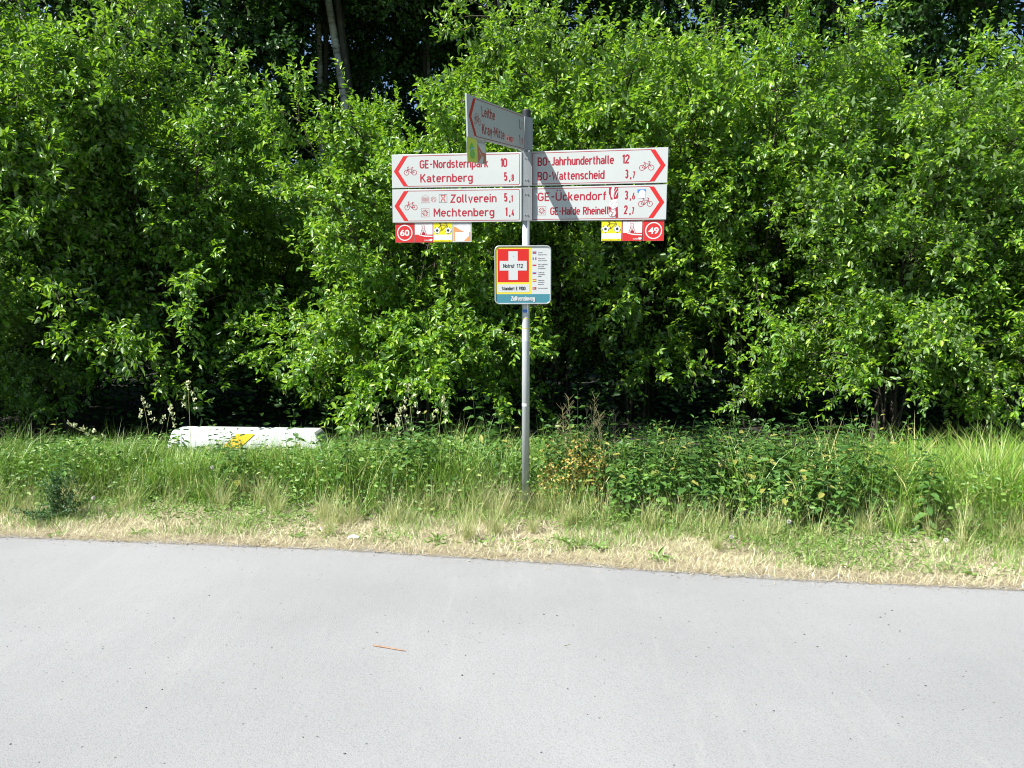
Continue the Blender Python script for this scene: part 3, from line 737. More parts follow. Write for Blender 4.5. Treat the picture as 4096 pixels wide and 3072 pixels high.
def tower_icon(mb, L, H, y):
    x0, x1, z0, z1 = .369*L, .430*L, H*(1-.41), H*(1-.17); ribbon(mb, [(x0, z0), (x1, z0), (x1, z1), (x0, z1)], .0022, y, closed=True)
def tower_red(mb, L, H, y):
    cx = .3995*L; z0 = H*(1-.38); w_ = .017; t = z0+.045
    ribbon(mb, [(cx-w_*1.1, t), (cx+w_*1.1, t)], .004, y); ribbon(mb, [(cx-w_*1.1, z0), (cx-w_*.8, z0), (cx-w_*.35, t-.02), (cx-w_*.8, t)], .0045, y-.0002)
    ribbon(mb, [(cx+w_*1.1, z0), (cx+w_*.8, z0), (cx+w_*.35, t-.02), (cx+w_*.8, t)], .0045, y-.0003)
    ribbon(mb, [(cx-w_*.6, z0+.014), (cx+w_*.6, z0+.014)], .0035, y-.0004); ribbon(mb, [(cx-w_*.5, z0+.028), (cx+w_*.5, z0+.028)], .0030, y-.0004)

dL = Vector((.9517-.0, -.140, -.003)).normalized()
yawL = math.atan2(-.14, .952)
bikeL = (.098, .197, .37, .62)
direction_sign((-.885-PX, 5.86-PY, 2.4060), (0, R(.2), yawL), .963, True, 'upper left direction sign reading GE-Nordsternpark 10 and Katernberg 5,8',
    [('GE-Nordsternpark', .220, .750, .425, .243), ('Katernberg', .224, .631, .838, .243), ('10', .840, .893, .425, .25),
     ('5', .869, .895, .835, .25), (',', .908, .917, .835, .24), ('8', .925, .945, .835, .19)], bikeL)
direction_sign((-.885-PX, 5.86-PY, 2.1555), (0, R(.2), yawL), .963, True, 'lower left direction sign reading Zollverein 5,1 and Mechtenberg 1,4',
    [('Zollverein', .456, .812, .415, .243), ('Mechtenberg', .325, .795, .825, .243), ('5', .869, .895, .405, .25), (',', .908, .917, .405, .24), ('1', .922, .935, .405, .19),
     ('1', .877, .895, .825, .25), (',', .908, .917, .825, .24), ('4', .926, .947, .825, .19)], bikeL,
    pict=[('temple_emblem', 'sign_wine', temple), ('ring_emblem', 'sign_wine', emblem), ('pithead_frame', 'black', tower_icon), ('pithead_symbol', 'sign_red', tower_red), ('wheel_pictogram', 'sign_wine', pit_icon(.228, .290, .585, .83))])

def sticker_red(mb, L, H, y):
    z = lambda v: H*(1-v); x = lambda u: u*L
    y -= .0006
    poly(mb, [(x(.585), z(.05)), (x(.650), z(.045)), (x(.652), z(.32)), (x(.640), z(.47)), (x(.603), z(.47)), (x(.592), z(.30)), (x(.583), z(.22))], y)
    poly(mb, [(x(.584), z(.60)), (x(.600), z(.56)), (x(.606), z(.72)), (x(.584), z(.70))], y); poly(mb, [(x(.634), z(.62)), (x(.650), z(.60)), (x(.655), z(.92)), (x(.636), z(.93))], y)
def sticker_white(mb, L, H, y):
    z = lambda v: H*(1-v); x = lambda u: u*L; y -= .0012
    poly(mb, [(x(.607), z(.04)), (x(.625), z(.06)), (x(.612), z(.38)), (x(.600), z(.30)), (x(.598), z(.15))], y)
    ribbon(mb, [(x(.648), z(.16)), (x(.630), z(.33))], .005, y); ribbon(mb, [(x(.643), z(.08)), (x(.622), z(.20)), (x(.618), z(.40))], .004, y-.0001)
    poly(mb, [(x(.588), z(.42)), (x(.648), z(.38)), (x(.652), z(.60)), (x(.618), z(.68)), (x(.590), z(.60))], y)
    disc(mb, x(.612), z(.79), .0285, y-.0002)
def sticker_emblem(mb, L, H, y):
    z = lambda v: H*(1-v); x = lambda u: u*L; y -= .0018; cx, cz = x(.612), z(.79)
    ring(mb, cx, cz, .0262, .0026, y)
    for s_, ox, oz, sc_ in (('R', -.020, .002, .017), ('W', -.004, -.006, .015), ('E', -.008, -.022, .015)):
        stroke_text(mb, s_, cx+ox, cx+ox+sc_*.9, cz+oz, sc_, y-.0004, wt=.17)
    for k in range(9):
        u = .592+.052*((k*7) % 9)/9; v = .44+.18*((k*4) % 9)/9
        ribbon(mb, [(x(u), z(v)), (x(u+.008), z(v+.02))], .0014, y-.0006)
def sticker_blue(mb, L, H, y):
    z = lambda v: H*(1-v); x = lambda u: u*L; poly(mb, [(x(.790), z(.130)), (x(.849), z(.125)), (x(.849), z(.24)), (x(.790), z(.215))], y-.0010)
def sticker_blank(mb, L, H, y):
    z = lambda v: H*(1-v); x = lambda u: u*L; poly(mb, [(x(.795), z(.37)), (x(.848), z(.37)), (x(.848), z(.20)), (x(.832), z(.14)), (x(.815), z(.145)), (x(.800), z(.20)), (x(.806), z(.26))], y-.0014)

yawR = math.atan2(-.221, .944)
direction_sign((.1335-PX, 5.735-PY, 2.4075), (0, R(.45), yawR), .972, False, 'upper right direction sign reading BO-Jahrhunderthalle 12 and BO-Wattenscheid 3,7',
    [('BO-Jahrhunderthalle', .053, .616, .425, .245), ('BO-Wattenscheid', .053, .550, .845, .245), ('12', .672, .727, .42, .25),
     ('3', .697, .722, .845, .25), (',', .734, .743, .845, .24), ('7', .750, .770, .845, .19)], (.798, .902, .385, .635))
direction_sign((.1335-PX, 5.735-PY, 2.1570), (0, R(.45), yawR), .969, False, 'lower right direction sign reading GE-Ückendorf 3,6 and GE-Halde Rheinelbe 2,7, with stickers on it',
    [('GE-Ückendorf', .055, .568, .41, .245), ('GE-Halde Rheinell', .151, .587, .825, .225), ('3', .698, .724, .41, .25), (',', .736, .745, .41, .24), ('6', .752, .774, .41, .19),
     ('2', .696, .723, .825, .25), (',', .736, .745, .825, .24), ('7', .752, .770, .825, .19)], (.798, .900, .37, .62),
    pict=[('wheel_pictogram', 'sign_wine', pit_icon(.057, .118, .575, .82)), ('torn_sticker', 'sign_wine', sticker_red), ('sticker_print', 'pl_white', sticker_white), ('sticker_emblem', 'sign_wine', sticker_emblem),
          ('blue_sticker', 'blue_print', sticker_blue), ('blank_sticker', 'pl_white', sticker_blank)])

# the sign that points towards the camera
def label1907(mb, L, H, y):
    z = lambda v: H*(1-v); rect(mb, .625*L, .775*L, z(.875), z(.715), y-.0004)
def label1907t(mb, L, H, y):
    z = lambda v: H*(1-v); stroke_text(mb, '1907', .675*L, .765*L, z(.855), .125*H, y-.001, wt=.2); disc(mb, .648*L, z(.80), .009, y-.0008); 
yawE = math.atan2(5.705-4.74, .0905+.265)
sagE = -math.atan2(.082, 1.028)
direction_sign((-.265-PX, 4.74-PY, 2.567), (0, sagE, yawE), 1.020, True, 'top direction sign pointing at the viewer, in shade, reading Leithe 1,7 and Kray-Mitte 1,9',
    [('Leithe', .217, .435, .42, .25), ('Kray-Mitte', .217, .598, .845, .25), ('1', .885, .902, .42, .25), (',', .916, .925, .42, .24), ('7', .932, .957, .42, .19),
     ('1', .885, .902, .845, .25), (',', .916, .925, .845, .24), ('9', .932, .957, .845, .19)], (.093, .195, .39, .66),
    pict=[('number_sticker', 'pink', label1907), ('number_print', 'sign_wine', label1907t)], height=.243)

# ---- small route plaques hung below the signs
def plaque(loc, rot, size, basemat, label, prints):
    mb = MB(); mb.box(0, size[0], -.0015, .0015, 0, size[1])
    p = link('route_plaque', mb.mesh('route_plaque', bevel=.0006), M['alu'], post, loc=loc, rot=rot); p['label'] = label
    y = -.0015
    mb = MB(); rect(mb, .001, size[0]-.001, .001, size[1]-.001, y-.0006); link('plaque_face', mb.mesh('plaque_face'), M[basemat], p)
    for k, (nm, mt, fn) in enumerate(prints):
        r_ = fn(size[0], size[1], y-.0010-.0004*k)
        link(nm, r_ if not isinstance(r_, MB) else r_.mesh(nm), M[mt], p)
    return p
def mbf(fn):
    def g_(w_, h_, y):
        mb = MB(); fn(mb, w_, h_, y); return mb
    return g_
def number_prints(s):
    def rg_(mb, w_, h_, y): ring(mb, w_/2, h_/2, w_*.385, w_*.055, y, 40)
    return [('white_ring', 'pl_white', mbf(rg_)), ('plaque_number', 'pl_white', lambda w_, h_, y: font_mesh('plaque_number', s, w_*.25, w_*.75, h_*.35, h_*.30, y, bold=.03))]
def pithead_prints():
    def white(mb, w_, h_, y): rect(mb, w_*.03, w_*.97, h_*.40, h_*.97, y)
    def lines(mb, w_, h_, y):
        q = lambda a, b: (a*w_, b*h_)
        for k, (s_, t) in enumerate([([(.36, .84), (.58, .84)], .016), ([(.42, .84), (.42, .72), (.32, .40)], .018), ([(.53, .84), (.53, .72), (.65, .40)], .018), ([(.40, .73), (.55, .73)], .012), ([(.38, .63), (.58, .63)], .018)]):
            ribbon(mb, [q(*a) for a in s_], t*w_*1.3, y-.0001*k)
        poly(mb, [q(.40, .40), q(.40, .50), q(.44, .50), q(.44, .56), q(.53, .56), q(.53, .50), q(.58, .50), q(.58, .40)], y-.0006)
        for k in range(7): rect(mb, w_*(.22+.08*k), w_*(.27+.08*k), h_*.915, h_*.94, y)
    def road_(mb, w_, h_, y):
        q = lambda a, b: (a*w_, b*h_)
        poly(mb, [q(.22, .405), q(.26, .36), q(.55, .29), q(.97, .27), q(.97, .335), q(.6, .35), q(.33, .385), q(.26, .405)], y)
        poly(mb, [q(.80, .17), q(.92, .18), q(.97, .14), q(.93, .07), q(.86, .06), q(.80, .08)], y)
    return [('plaque_field', 'pl_white', mbf(white)), ('headframe', 'sign_wine', mbf(lines)), ('road_print', 'pl_white', mbf(road_)),
            ('plaque_text', 'pl_white', lambda w_, h_, y: font_mesh('plaque_text', 'RUHR', w_*.54, w_*.78, h_*.07, h_*.07, y, bold=.02))]
def football_prints():
    def white(mb, w_, h_, y): rect(mb, w_*.02, w_*.98, h_*.12, h_*.385, y)
    def ball(cx):
        return lambda mb, w_, h_, y: disc(mb, cx*w_, .60*h_, .165*w_, y, 24)
    def dark(cx_):
      def f_(mb, w_, h_, y):
        for cx in (cx_,):
            disc(mb, cx*w_, .60*h_, .075*w_, y-.0002, 5)
            for k in range(5):
                a = R(90+36+72*k); ribbon(mb, [(w_*cx+.158*w_*math.cos(a+d), h_*.60+.158*w_*math.sin(a+d)) for d in (-.27, 0, .27)], .022*w_, y-.0002)
      return f_
    def frame(mb, w_, h_, y):
        q = lambda a, b: (a*w_, b*h_)
        for k, s_ in enumerate([[(.28, .74), (.38, .86), (.71, .86), (.45, .62), (.38, .86)], [(.45, .62), (.36, .62)], [(.77, .74), (.68, .97), (.60, .97)], [(.39, .86), (.36, .94)], [(.30, .95), (.42, .95)]]):
            ribbon(mb, [q(*a) for a in s_], .026*w_, y-.0001*k)
    return [('plaque_field', 'pl_white', mbf(white)), ('football_wheel', 'pl_white', mbf(ball(.20))), ('football_patch', 'black', mbf(dark(.20))), ('football_wheel', 'pl_white', mbf(ball(.78))), ('football_patch', 'black', mbf(dark(.78))), ('bicycle_frame', 'brownline', mbf(frame)),
            ('plaque_text', 'brownline', lambda w_, h_, y: font_mesh('plaque_text', 'Deutsche Fußball Route NRW', w_*.04, w_*.96, h_*.035, h_*.05, y, bold=.02))]
def berg_prints(faded=False):
    om = 'orange_faded' if faded else 'orange'
    def edge(mb, w_, h_, y): ribbon(mb, [(w_*.05, h_*.04), (w_*.95, h_*.04), (w_*.95, h_*.96), (w_*.05, h_*.96)], w_*.014, y, closed=True)
    def hill(mb, w_, h_, y):
        q = lambda a, b: (a*w_, b*h_)
        if not faded:
            poly(mb, [q(.06, .80), q(.18, .76), q(.36, .64), q(.12, .52), q(.12, .10), q(.16, .07), q(.07, .06)], y)
            poly(mb, [q(.36, .64), q(.60, .53), q(.14, .53), q(.30, .62)], y-.0003)
            poly(mb, [q(.86, .50), q(.93, .50), q(.93, .06), q(.60, .06), q(.86, .30)], y)
        else:
            poly(mb, [q(.06, .82), q(.28, .66), q(.55, .50), q(.95, .46), q(.95, .04), q(.60, .04), q(.70, .28), q(.42, .40), q(.26, .56), q(.06, .30)], y)
            poly(mb, [q(.06, .30), q(.22, .50), q(.48, .30), q(.10, .05), q(.05, .05)], y-.0003)
    return [('plaque_edge', 'greyprint', mbf(edge)), ('hill_print', om, mbf(hill)),
            ('plaque_text', 'greyprint', lambda w_, h_, y: font_mesh('plaque_text', 'BERG ROUTE', w_*.07, w_*.93, h_*.86, h_*.09, y))]
def map_prints():
    def green(mb, w_, h_, y):
        q = lambda a, b: (a*w_, b*h_)
        poly(mb, [q(.48, .84), q(.58, .74), q(.68, .64), q(.66, .52), q(.78, .42), q(.76, .26), q(.62, .14), q(.32, .16), q(.24, .30), q(.32, .44), q(.22, .58), q(.28, .70), q(.40, .76)], y)
    def river(mb, w_, h_, y): ribbon(mb, [(w_*.28, h_*.46), (w_*.45, h_*.56), (w_*.6, h_*.58), (w_*.82, h_*.64)], w_*.05, y)
    return [('map_shape', 'green_print', mbf(green)), ('river_print', 'lightblue', mbf(river))]

def on_sign(x, dz, yaw, origin, setback=.004):
    c, s_ = math.cos(yaw), math.sin(yaw)
    return (origin[0]+c*x - s_*setback, origin[1]+s_*x + c*setback, origin[2]+dz)
oL = (-.885-PX, 5.86-PY, 2.1555); oR = (.1335-PX, 5.735-PY, 2.1570)
ps = .143
for k, (bm_, lab, pr) in enumerate([('pl_red', 'square red plaque with 60 in a white ring', number_prints('60')), ('pl_red', 'red and white plaque with a pithead tower, under the left signs', pithead_prints()),
                                    ('pl_yellow', 'yellow plaque with a bicycle on footballs, under the left signs', football_prints()), ('pl_white', 'white BERG ROUTE plaque with ochre hills, under the left signs', berg_prints())]):
    plaque(on_sign(.018+k*(ps+.0015), -ps-.001, yawL, oL), (0, R(.2), yawL), (ps, ps), bm_, lab, pr)
for k, (bm_, lab, pr) in enumerate([('pl_yellow', 'yellow plaque with a bicycle on footballs, under the right signs', football_prints()), ('pl_red', 'red and white plaque with a pithead tower, under the right signs', pithead_prints()),
                                    ('pl_red', 'square red plaque with 49 in a white ring', number_prints('49'))]):
    plaque(on_sign(.517+k*(ps+.0045), -ps-.006-k*.001, yawR, oR), (0, R(.45), yawR), (ps, ps), bm_, lab, pr)
oE = (-.265-PX, 4.74-PY, 2.567)
for k, (bm_, lab, pr, w_) in enumerate([('lime_print', 'yellow and green map plaque under the top sign', map_prints(), .150), ('pl_white', 'white and brown BERG ROUTE plaque under the top sign', berg_prints(True), .148)]):
    x = .008+k*.152; plaque(on_sign(x, -.140-.002-x*math.tan(sagE), yawE, oE), (0, sagE, yawE), (w_, .140), bm_, lab, pr)

# ---- emergency sign
def rrect(mb, x0, x1, z0, z1, r_, y, corners=(1, 1, 1, 1), n=6):
    pts = []
    for (cx, cz, a0, on) in ((x1-r_, z1-r_, 0, corners[0]), (x0+r_, z1-r_, 90, corners[1]), (x0+r_, z0+r_, 180, corners[2]), (x1-r_, z0+r_, 270, corners[3])):
        if on: pts += [(cx+r_*math.cos(R(a0+90*i/n)), cz+r_*math.sin(R(a0+90*i/n))) for i in range(n+1)]
        else: pts.append((cx+r_*(1 if a0 in (0, 270) else -1), cz+r_*(1 if a0 < 180 else -1)))
    poly(mb, pts, y); return pts
EW, EH = .411, .423
em = empty('emergency_sign', (-.1255-PX, -.062, 1.5575), (0, R(-.2), R(0)), post); em['label'] = 'square rounded emergency call sign reading Notruf 112, Standort E 9100, Zollvereinweg'
def shape_solid(name, x0, x1, z0, z1, r_, y0, y1, mat, parent, corners=(1, 1, 1, 1)):
    mb = MB(); pts = rrect(mb, x0, x1, z0, z1, r_, y0, corners); n = len(pts)
    mb2 = MB(); mb2.add([(p[0], y0, p[1]) for p in pts]+[(p[0], y1, p[1]) for p in pts], [tuple(range(n)), tuple(range(2*n-1, n-1, -1))]+[(i, n+i, n+(i+1) % n, (i+1) % n) for i in range(n)])
    return link(name, mb2.mesh(name), mat, parent)
shape_solid('backing_plate', 0, EW, 0, EH, .035, 0, .014, M['alu'], em)
mb = MB(); n_ = 8; pts = []
for (cx, cz, a0) in ((EW-.035, EH-.035, 0), (.035, EH-.035, 90), (.035, .035, 180), (EW-.035, .035, 270)):
    pts += [(cx+.030*math.cos(R(a0+90*i/n_)), cz+.030*math.sin(R(a0+90*i/n_))) for i in range(n_+1)]
ln = np.array([(p[0], -.001, p[1]) for p in pts]+[(pts[0][0], -.001, pts[0][1])]); V, Q = tube_arrays([ln], [np.full(len(ln), .0055)], 8)
link('rim', mesh_np('rim', V, [Q], smooth=True), M['alu'], em)
def emf(nm, mat, fn, y):
    mb = MB(); fn(mb, y); return link(nm, mb.mesh(nm), M[mat], em)
k_ = EW/1345.0
ex = lambda x: (x-170)*k_
ez = lambda y: EH-(y-130)*k_*.998
emf('sign_face', 'pl_white', lambda mb, y: rrect(mb, .007, EW-.007, .007, EH-.007, .029, y), -.0006)
emf('yellow_field', 'em_yellow', lambda mb, y: rrect(mb, .008, ex(1035), ez(1275), EH-.010, .026, y, (0, 1, 0, 0)), -.0012)
emf('red_field', 'em_red', lambda mb, y: rect(mb, ex(243), ex(983), ez(990), ez(212), y), -.0018)
emf('white_cross', 'pl_white', lambda mb, y: mb.add([(ex(a), y, ez(b)) for a, b in ((500, 265), (720, 265), (720, 490), (936, 490), (936, 718), (722, 718), (722, 940), (502, 940), (502, 718), (290, 718), (290, 490), (500, 490))],
    [(0, 11, 2, 1), (11, 10, 9, 8), (11, 8, 5, 2), (2, 5, 4, 3), (8, 7, 6, 5)]), -.0024)
emf('number_field', 'pl_white', lambda mb, y: rect(mb, ex(243), ex(1000), ez(1228), ez(1043), y), -.0018)
emf('teal_band', 'teal', lambda mb, y: rrect(mb, .008, EW-.008, .010, ez(1275), .026, y, (0, 0, 1, 1)), -.0012)
def ems(s, x0, x1, base, cap, mat, wt=.15):
    mb = MB(); stroke_text(mb, s, ex(x0), ex(x1), ez(base), cap*k_, -.0030, wt=wt); link('sign_text', mb.mesh('sign_text'), M[mat], em)
def emt(s, x0, x1, base, cap, mat, y=-.0030, bold=0, nm='sign_text'):
    link(nm, font_mesh(nm, s, ex(x0), ex(x1), ez(base), cap*k_, y, bold), M[mat], em)
ems('Notruf', 375, 645, 655, 95, 'black'); ems('112', 690, 848, 655, 92, 'black'); ems('Standort E 9100', 338, 902, 1178, 80, 'black', .16)
ems('Zollvereinweg', 553, 1130, 1430, 105, 'pl_white', .23)
def flags(mb, y, which):
    F = {300: 'uk', 440: 'fr', 580: 'pl', 770: 'ru', 950: 'es', 1138: 'tr'}
    for yy, c in F.items():
        x0, x1, z0, z1 = ex(1072), ex(1160), ez(yy+30), ez(yy-30); w_, h_ = x1-x0, z1-z0
        A = lambda a, b, c_, d: rect(mb, x0+w_*a, x0+w_*b, z0+h_*c_, z0+h_*d, y)
        if which == 'red':
            if c == 'uk': A(0, 1, .42, .58); A(.44, .56, .6, 1); A(.44, .56, 0, .4)
            if c == 'fr': A(.70, 1, 0, 1)
            if c == 'pl': A(0, 1, 0, .5)
            if c == 'ru': A(0, 1, 0, .33)
            if c == 'es': A(0, 1, 0, .25); A(0, 1, .75, 1)
            if c == 'tr': A(0, 1, 0, 1)
        if which == 'blue':
            if c == 'uk': A(0, .38, .66, 1); A(.62, 1, .66, 1); A(0, .38, 0, .34); A(.62, 1, 0, .34)
            if c == 'fr': A(0, .30, 0, 1)
            if c == 'ru': A(0, 1, .33, .66)
        if which == 'yellow' and c == 'es': A(0, 1, .26, .74)
        if which == 'white' and c == 'tr': ring(mb, x0+w_*.38, z0+h_*.5, h_*.26, h_*.12, y-.0006, 12); disc(mb, x0+w_*.62, z0+h_*.5, h_*.12, y-.0006, 5)
for wh, mt in (('red', 'pl_red'), ('blue', 'blue_print'), ('yellow', 'em_yellow'), ('white', 'pl_white')):
    emf('flag_print', mt, lambda mb, y: flags(mb, y, wh), -.0012)
for s, x1, y_ in [('Arrival for', 1310, 312), ('emergency services', 1410, 358), ('Arrivée pour le', 1365, 448), ('service de secours', 1408, 496), ('PUNKT DOJAZDOWY', 1428, 590), ('POGOTOWIA', 1338, 636), ('RATUNKOWEGO', 1378, 684),
                  ('Стоянка для', 1348, 778), ('спасательных', 1368, 824), ('машин', 1283, 868), ('Llegada para', 1350, 962), ('el servicio de', 1352, 1008), ('emergencia', 1335, 1054), ('Acil servis için geliş', 1428, 1148)]:
    emt(s, 1203, x1, y_, 26, 'black', y=-.0012, bold=.01, nm='small_print')
mb = MB(); mb.cyl((ex(615), -.0024, ez(372)), (ex(615), -.005, ez(372)), .0022, n=8); link('rivet', mb.mesh('rivet'), M['zinc'], em)
mb = MB(); mb.box(EW*.42, EW*.74, .014, .034, EH*.80, EH*.88); mb.box(EW*.42, EW*.74, .014, .034, EH*.12, EH*.20); link('bracket', mb.mesh('bracket', bevel=.002), M['alu'], em)
# stickers and bands on the pole
def band(name, z0, z1, mat, a0=-180, a1=0, rr=.0290, zj=0):
    n = 14; V = []; 
    for i in range(n+1):
        a = R(a0+(a1-a0)*i/n); j = zj*math.sin(i*1.9)
        V += [(rr*math.cos(a), rr*math.sin(a), z0+j), (rr*math.cos(a), rr*math.sin(a), z1+j*.6)]
    me = bpy.data.meshes.new(name); me.from_pydata(V, [], [(2*i, 2*i+2, 2*i+3, 2*i+1) for i in range(n)]); link(name, me, mat, post)
band('worn_sticker', 1.285, 1.375, M['pl_white'], -175, -15, zj=.004)
band('route_band', 1.380, 1.455, M['zinc'], -180, 0, .0291)
band('band_line', 1.452, 1.456, M['em_yellow'], -180, 0, .0294); band('band_line', 1.380, 1.384, M['em_yellow'], -180, 0, .0294)
band('round_sticker', 1.465, 1.495, M['pl_white'], -150, -60, .0292, zj=.003); band('blue_sticker', 1.498, 1.52, M['blue_print'], -150, -70, .0292, zj=.003)
band('sticker_remnant', .800, .822, M['pl_white'], -175, -75, .0291, zj=.004)
for z in (.95, 1.06, 1.17): band('sticker_remnant', z, z+.035, M['pink'], -178, -165, .0291, zj=.004)

# ------------------------------------------------------------------ concrete block
blk = empty('concrete_block', (-2.59, 7.62, 0), (0, 0, R(-2)))
tag(blk, 'long whitewashed concrete block lying half hidden in the tall grass', 'block')
mb = MB(); a, b_, c_ = .86, .70, .30
mb.add([(-a, -.22, -.05), (a, -.22, -.05), (a, .22, -.05), (-a, .22, -.05), (-.76, -.13, .285), (.66, -.13, .275), (.66, .13, .275), (-.76, .13, .285)],
       [(0, 3, 2, 1), (4, 5, 6, 7), (0, 1, 5, 4), (1, 2, 6, 5), (2, 3, 7, 6), (3, 0, 4, 7)])
link('block_body', mb.mesh('block_body', bevel=.03), M['concrete_white'], blk)
def facey(z): return -.22+.09*(z+.05)/.33-.005
mb = MB(); mb.add([(x, facey(z), z) for x, z in ((-.25, .12), (-.07, .12), (.075, .255), (-.105, .255))], [(0, 1, 2, 3)])
link('paint_mark', mb.mesh('paint_mark'), M['amber'], blk)['label'] = 'yellow slanted paint mark'

# ------------------------------------------------------------------ grasses as ground cover
def grass_stuff(name, n, yr, hr, wr, mat, seed, label, cat, lean=(.0, .5), curve=(.2, 1.2), seg=3, mask=None, x0=-7, x1=7, z=0.0, clump=0, hfun=None):
    global rngG
    rg = np.random.default_rng(seed)
    X = rg.uniform(x0, x1, n); t = rg.uniform(0, 1, n); Y = yr(X, t)
    if clump:
        k = rg.integers(0, clump, n); cx = rg.uniform(x0, x1, clump); ct = rg.uniform(0, 1, clump); cy = yr(cx, ct)
        s_ = rg.uniform(.02, .07, clump)[k]
        X = cx[k]+rg.normal(0, 1, n)*s_; Y = cy[k]+rg.normal(0, 1, n)*s_
    keep = np.ones(n, bool)
    if mask is not None: keep = mask(X, Y, rg)
    X, Y = X[keep], Y[keep]; n = len(X)
    H = rg.uniform(*hr, n); 
    if hfun is not None: H = H*hfun(X, Y)
    az = rg.uniform(0, 6.28, n)
    V, Q, T = blades(np.stack([X, Y, np.full(n, z)], -1), H, rg.uniform(*wr, n), az, rg.uniform(*lean, n), rg.uniform(*curve, n), seg)
    me = mesh_np(name, V, [Q, T]); o = link(name, me, mat); tag(o, label, cat, kind='stuff'); return o
verge = lambda X, t: road_edge(X)-.03 + (weed_front(X)+.15-road_edge(X)+.03)*t
grass_stuff('dead_grass', 60000, verge, (.03, .09), (.0022, .0042), M['straw'], 1, 'dry straw coloured grass between the road and the weeds', 'grass', lean=(.5, 1.5), curve=(0, .8), seg=2)
grass_stuff('straw_litter', 26000, lambda X, t: road_edge(X)-.05+.20*t**1.3, (.02, .06), (.002, .0045), M['straw_brown'], 2, 'brown straw litter along the road edge', 'litter', lean=(1.1, 1.56), curve=(0, .1), seg=1, z=.008)
grass_stuff('straw_litter', 5000, lambda X, t: road_edge(X)+.06-.22*t**2.2, (.015, .05), (.0015, .003), M['straw_brown'], 12, 'loose straw bits blown onto the edge of the path', 'litter', lean=(1.3, 1.56), curve=(0, .1), seg=1, z=.009)
grass_stuff('short_grass', 52000, verge, (.03, .14), (.002, .004), M['grass'], 3, 'short green grass tufts in the dry verge', 'grass', lean=(.1, 1.1), curve=(.1, 1.0), seg=2,
            mask=lambda X, Y, rg: (noise2(X, Y, 5, 8)+.35*noise2(X, Y, 14, 9)+.45*np.clip((Y-road_edge(X)-.3)/.5, 0, 1) > rg.uniform(-.05, .6, len(X))) & (Y > road_edge(X)+.12))
weed = lambda X, t: weed_front(X)-.10+(7.9-weed_front(X))*t
def block_gap(X, Y): return np.where((X > -3.25) & (X < -1.75) & (Y > 6.3), .70, 1.0)
def front_ramp(X, Y): return block_gap(X, Y)* np.clip((Y-weed_front(X)+.10-.16*noise2(X, Y*.3, 4.5, 33))/.26, .0, 1)
hlim = lambda X, Y: np.clip((1.64-.189*Y)/.42, .3, 1.4)*(.35+.65*front_ramp(X, Y))*(.85+.35*noise2(X, Y, 5, 41))
grass_stuff('tall_grass', 62000, weed, (.20, .64), (.003, .0075), M['grass'], 4, 'tall green grass growing between the weeds', 'grass', lean=(0, .45), curve=(.2, 1.3), seg=3, clump=1100, hfun=hlim,
            mask=lambda X, Y, rg: (X < .6) | (rg.uniform(0, 1, len(X)) < .3))
grass_stuff('ripening_grass', 15000, lambda X, t: weed_front(X)-.30+.60*t, (.10, .34), (.0022, .0036), M['straw_green'], 5, 'half dried pale grass at the foot of the weeds', 'grass', lean=(0, .9), curve=(.1, .9), seg=3, clump=210)
grass_stuff('bright_grass', 17000, lambda X, t: weed_front(X)+.10+1.75*t, (.32, .68), (.004, .009), M['grass_bright'], 6, 'long bright green grass below the right shrubs', 'grass', lean=(.05, .6), curve=(.5, 2.0), seg=4, x0=1.9, x1=7, clump=330, mask=lambda X, Y, rg: rg.uniform(0, 1, len(X)) < np.clip((X-2.1)/1.1, .05, 1),
            hfun=lambda X, Y: np.clip((1.62-.19*Y)/.42, .3, 1.3))
grass_stuff('bright_grass', 16000, lambda X, t: weed_front(X)+.15+1.4*t, (.24, .46), (.0035, .007), M['grass_bright'], 7, 'bright long grass clumps on the left half of the verge', 'grass', lean=(.05, .45), curve=(.3, 1.8), seg=4, x0=-7, x1=.0, clump=230, hfun=lambda X, Y: np.clip((1.64-.189*Y)/.42, .25, 1.3)*(.5+.5*front_ramp(X, Y)))

# broad small leaves of the ground cover
def cover(name, n, x0, x1, L, seed, label, hmax, mat, mask=None):
    rg = np.random.default_rng(seed)
    X = rg.uniform(x0, x1, n); t = rg.uniform(0, 1, n); Y = weed_front(X)-.12+(7.6-weed_front(X))*t
    hm = block_gap(X, Y)**.5*hmax*np.clip((1.70-.189*Y)/.45, .3, 1.3)*(.08+.92*front_ramp(X, Y))*(.78+.45*noise2(X, Y, 5, seed))
    Z = hm*rg.uniform(.1, 1, n)**.6
    if mask is not None:
        k = mask(X, Y, rg); X, Y, Z = X[k], Y[k], Z[k]; n = len(X)
    az = rg.uniform(0, 6.28, n); D = np.stack([np.cos(az), np.sin(az), rg.uniform(-.4, .3, n)], -1)
    Nn = unit(np.array([-.25, -.5, 1.0])+rg.normal(0, .45, (n, 3))); LL = L*rg.uniform(.6, 1.3, n)
    V, Q = leaf_arrays(np.stack([X, Y, Z], -1), D, Nn, LL, LL*.6)
    o = link(name, mesh_np(name, V, [Q]), mat); tag(o, label, 'ground cover', kind='stuff')
cover('ground_cover', 19000, -7, .4, .038, 21, 'small leaved green ground cover left of the signpost', .42, M['leaf_cover'])
cover('ground_cover', 18000, .3, 7, .036, 22, 'green ground cover under the nettles', .30, M['leaf_cover'])
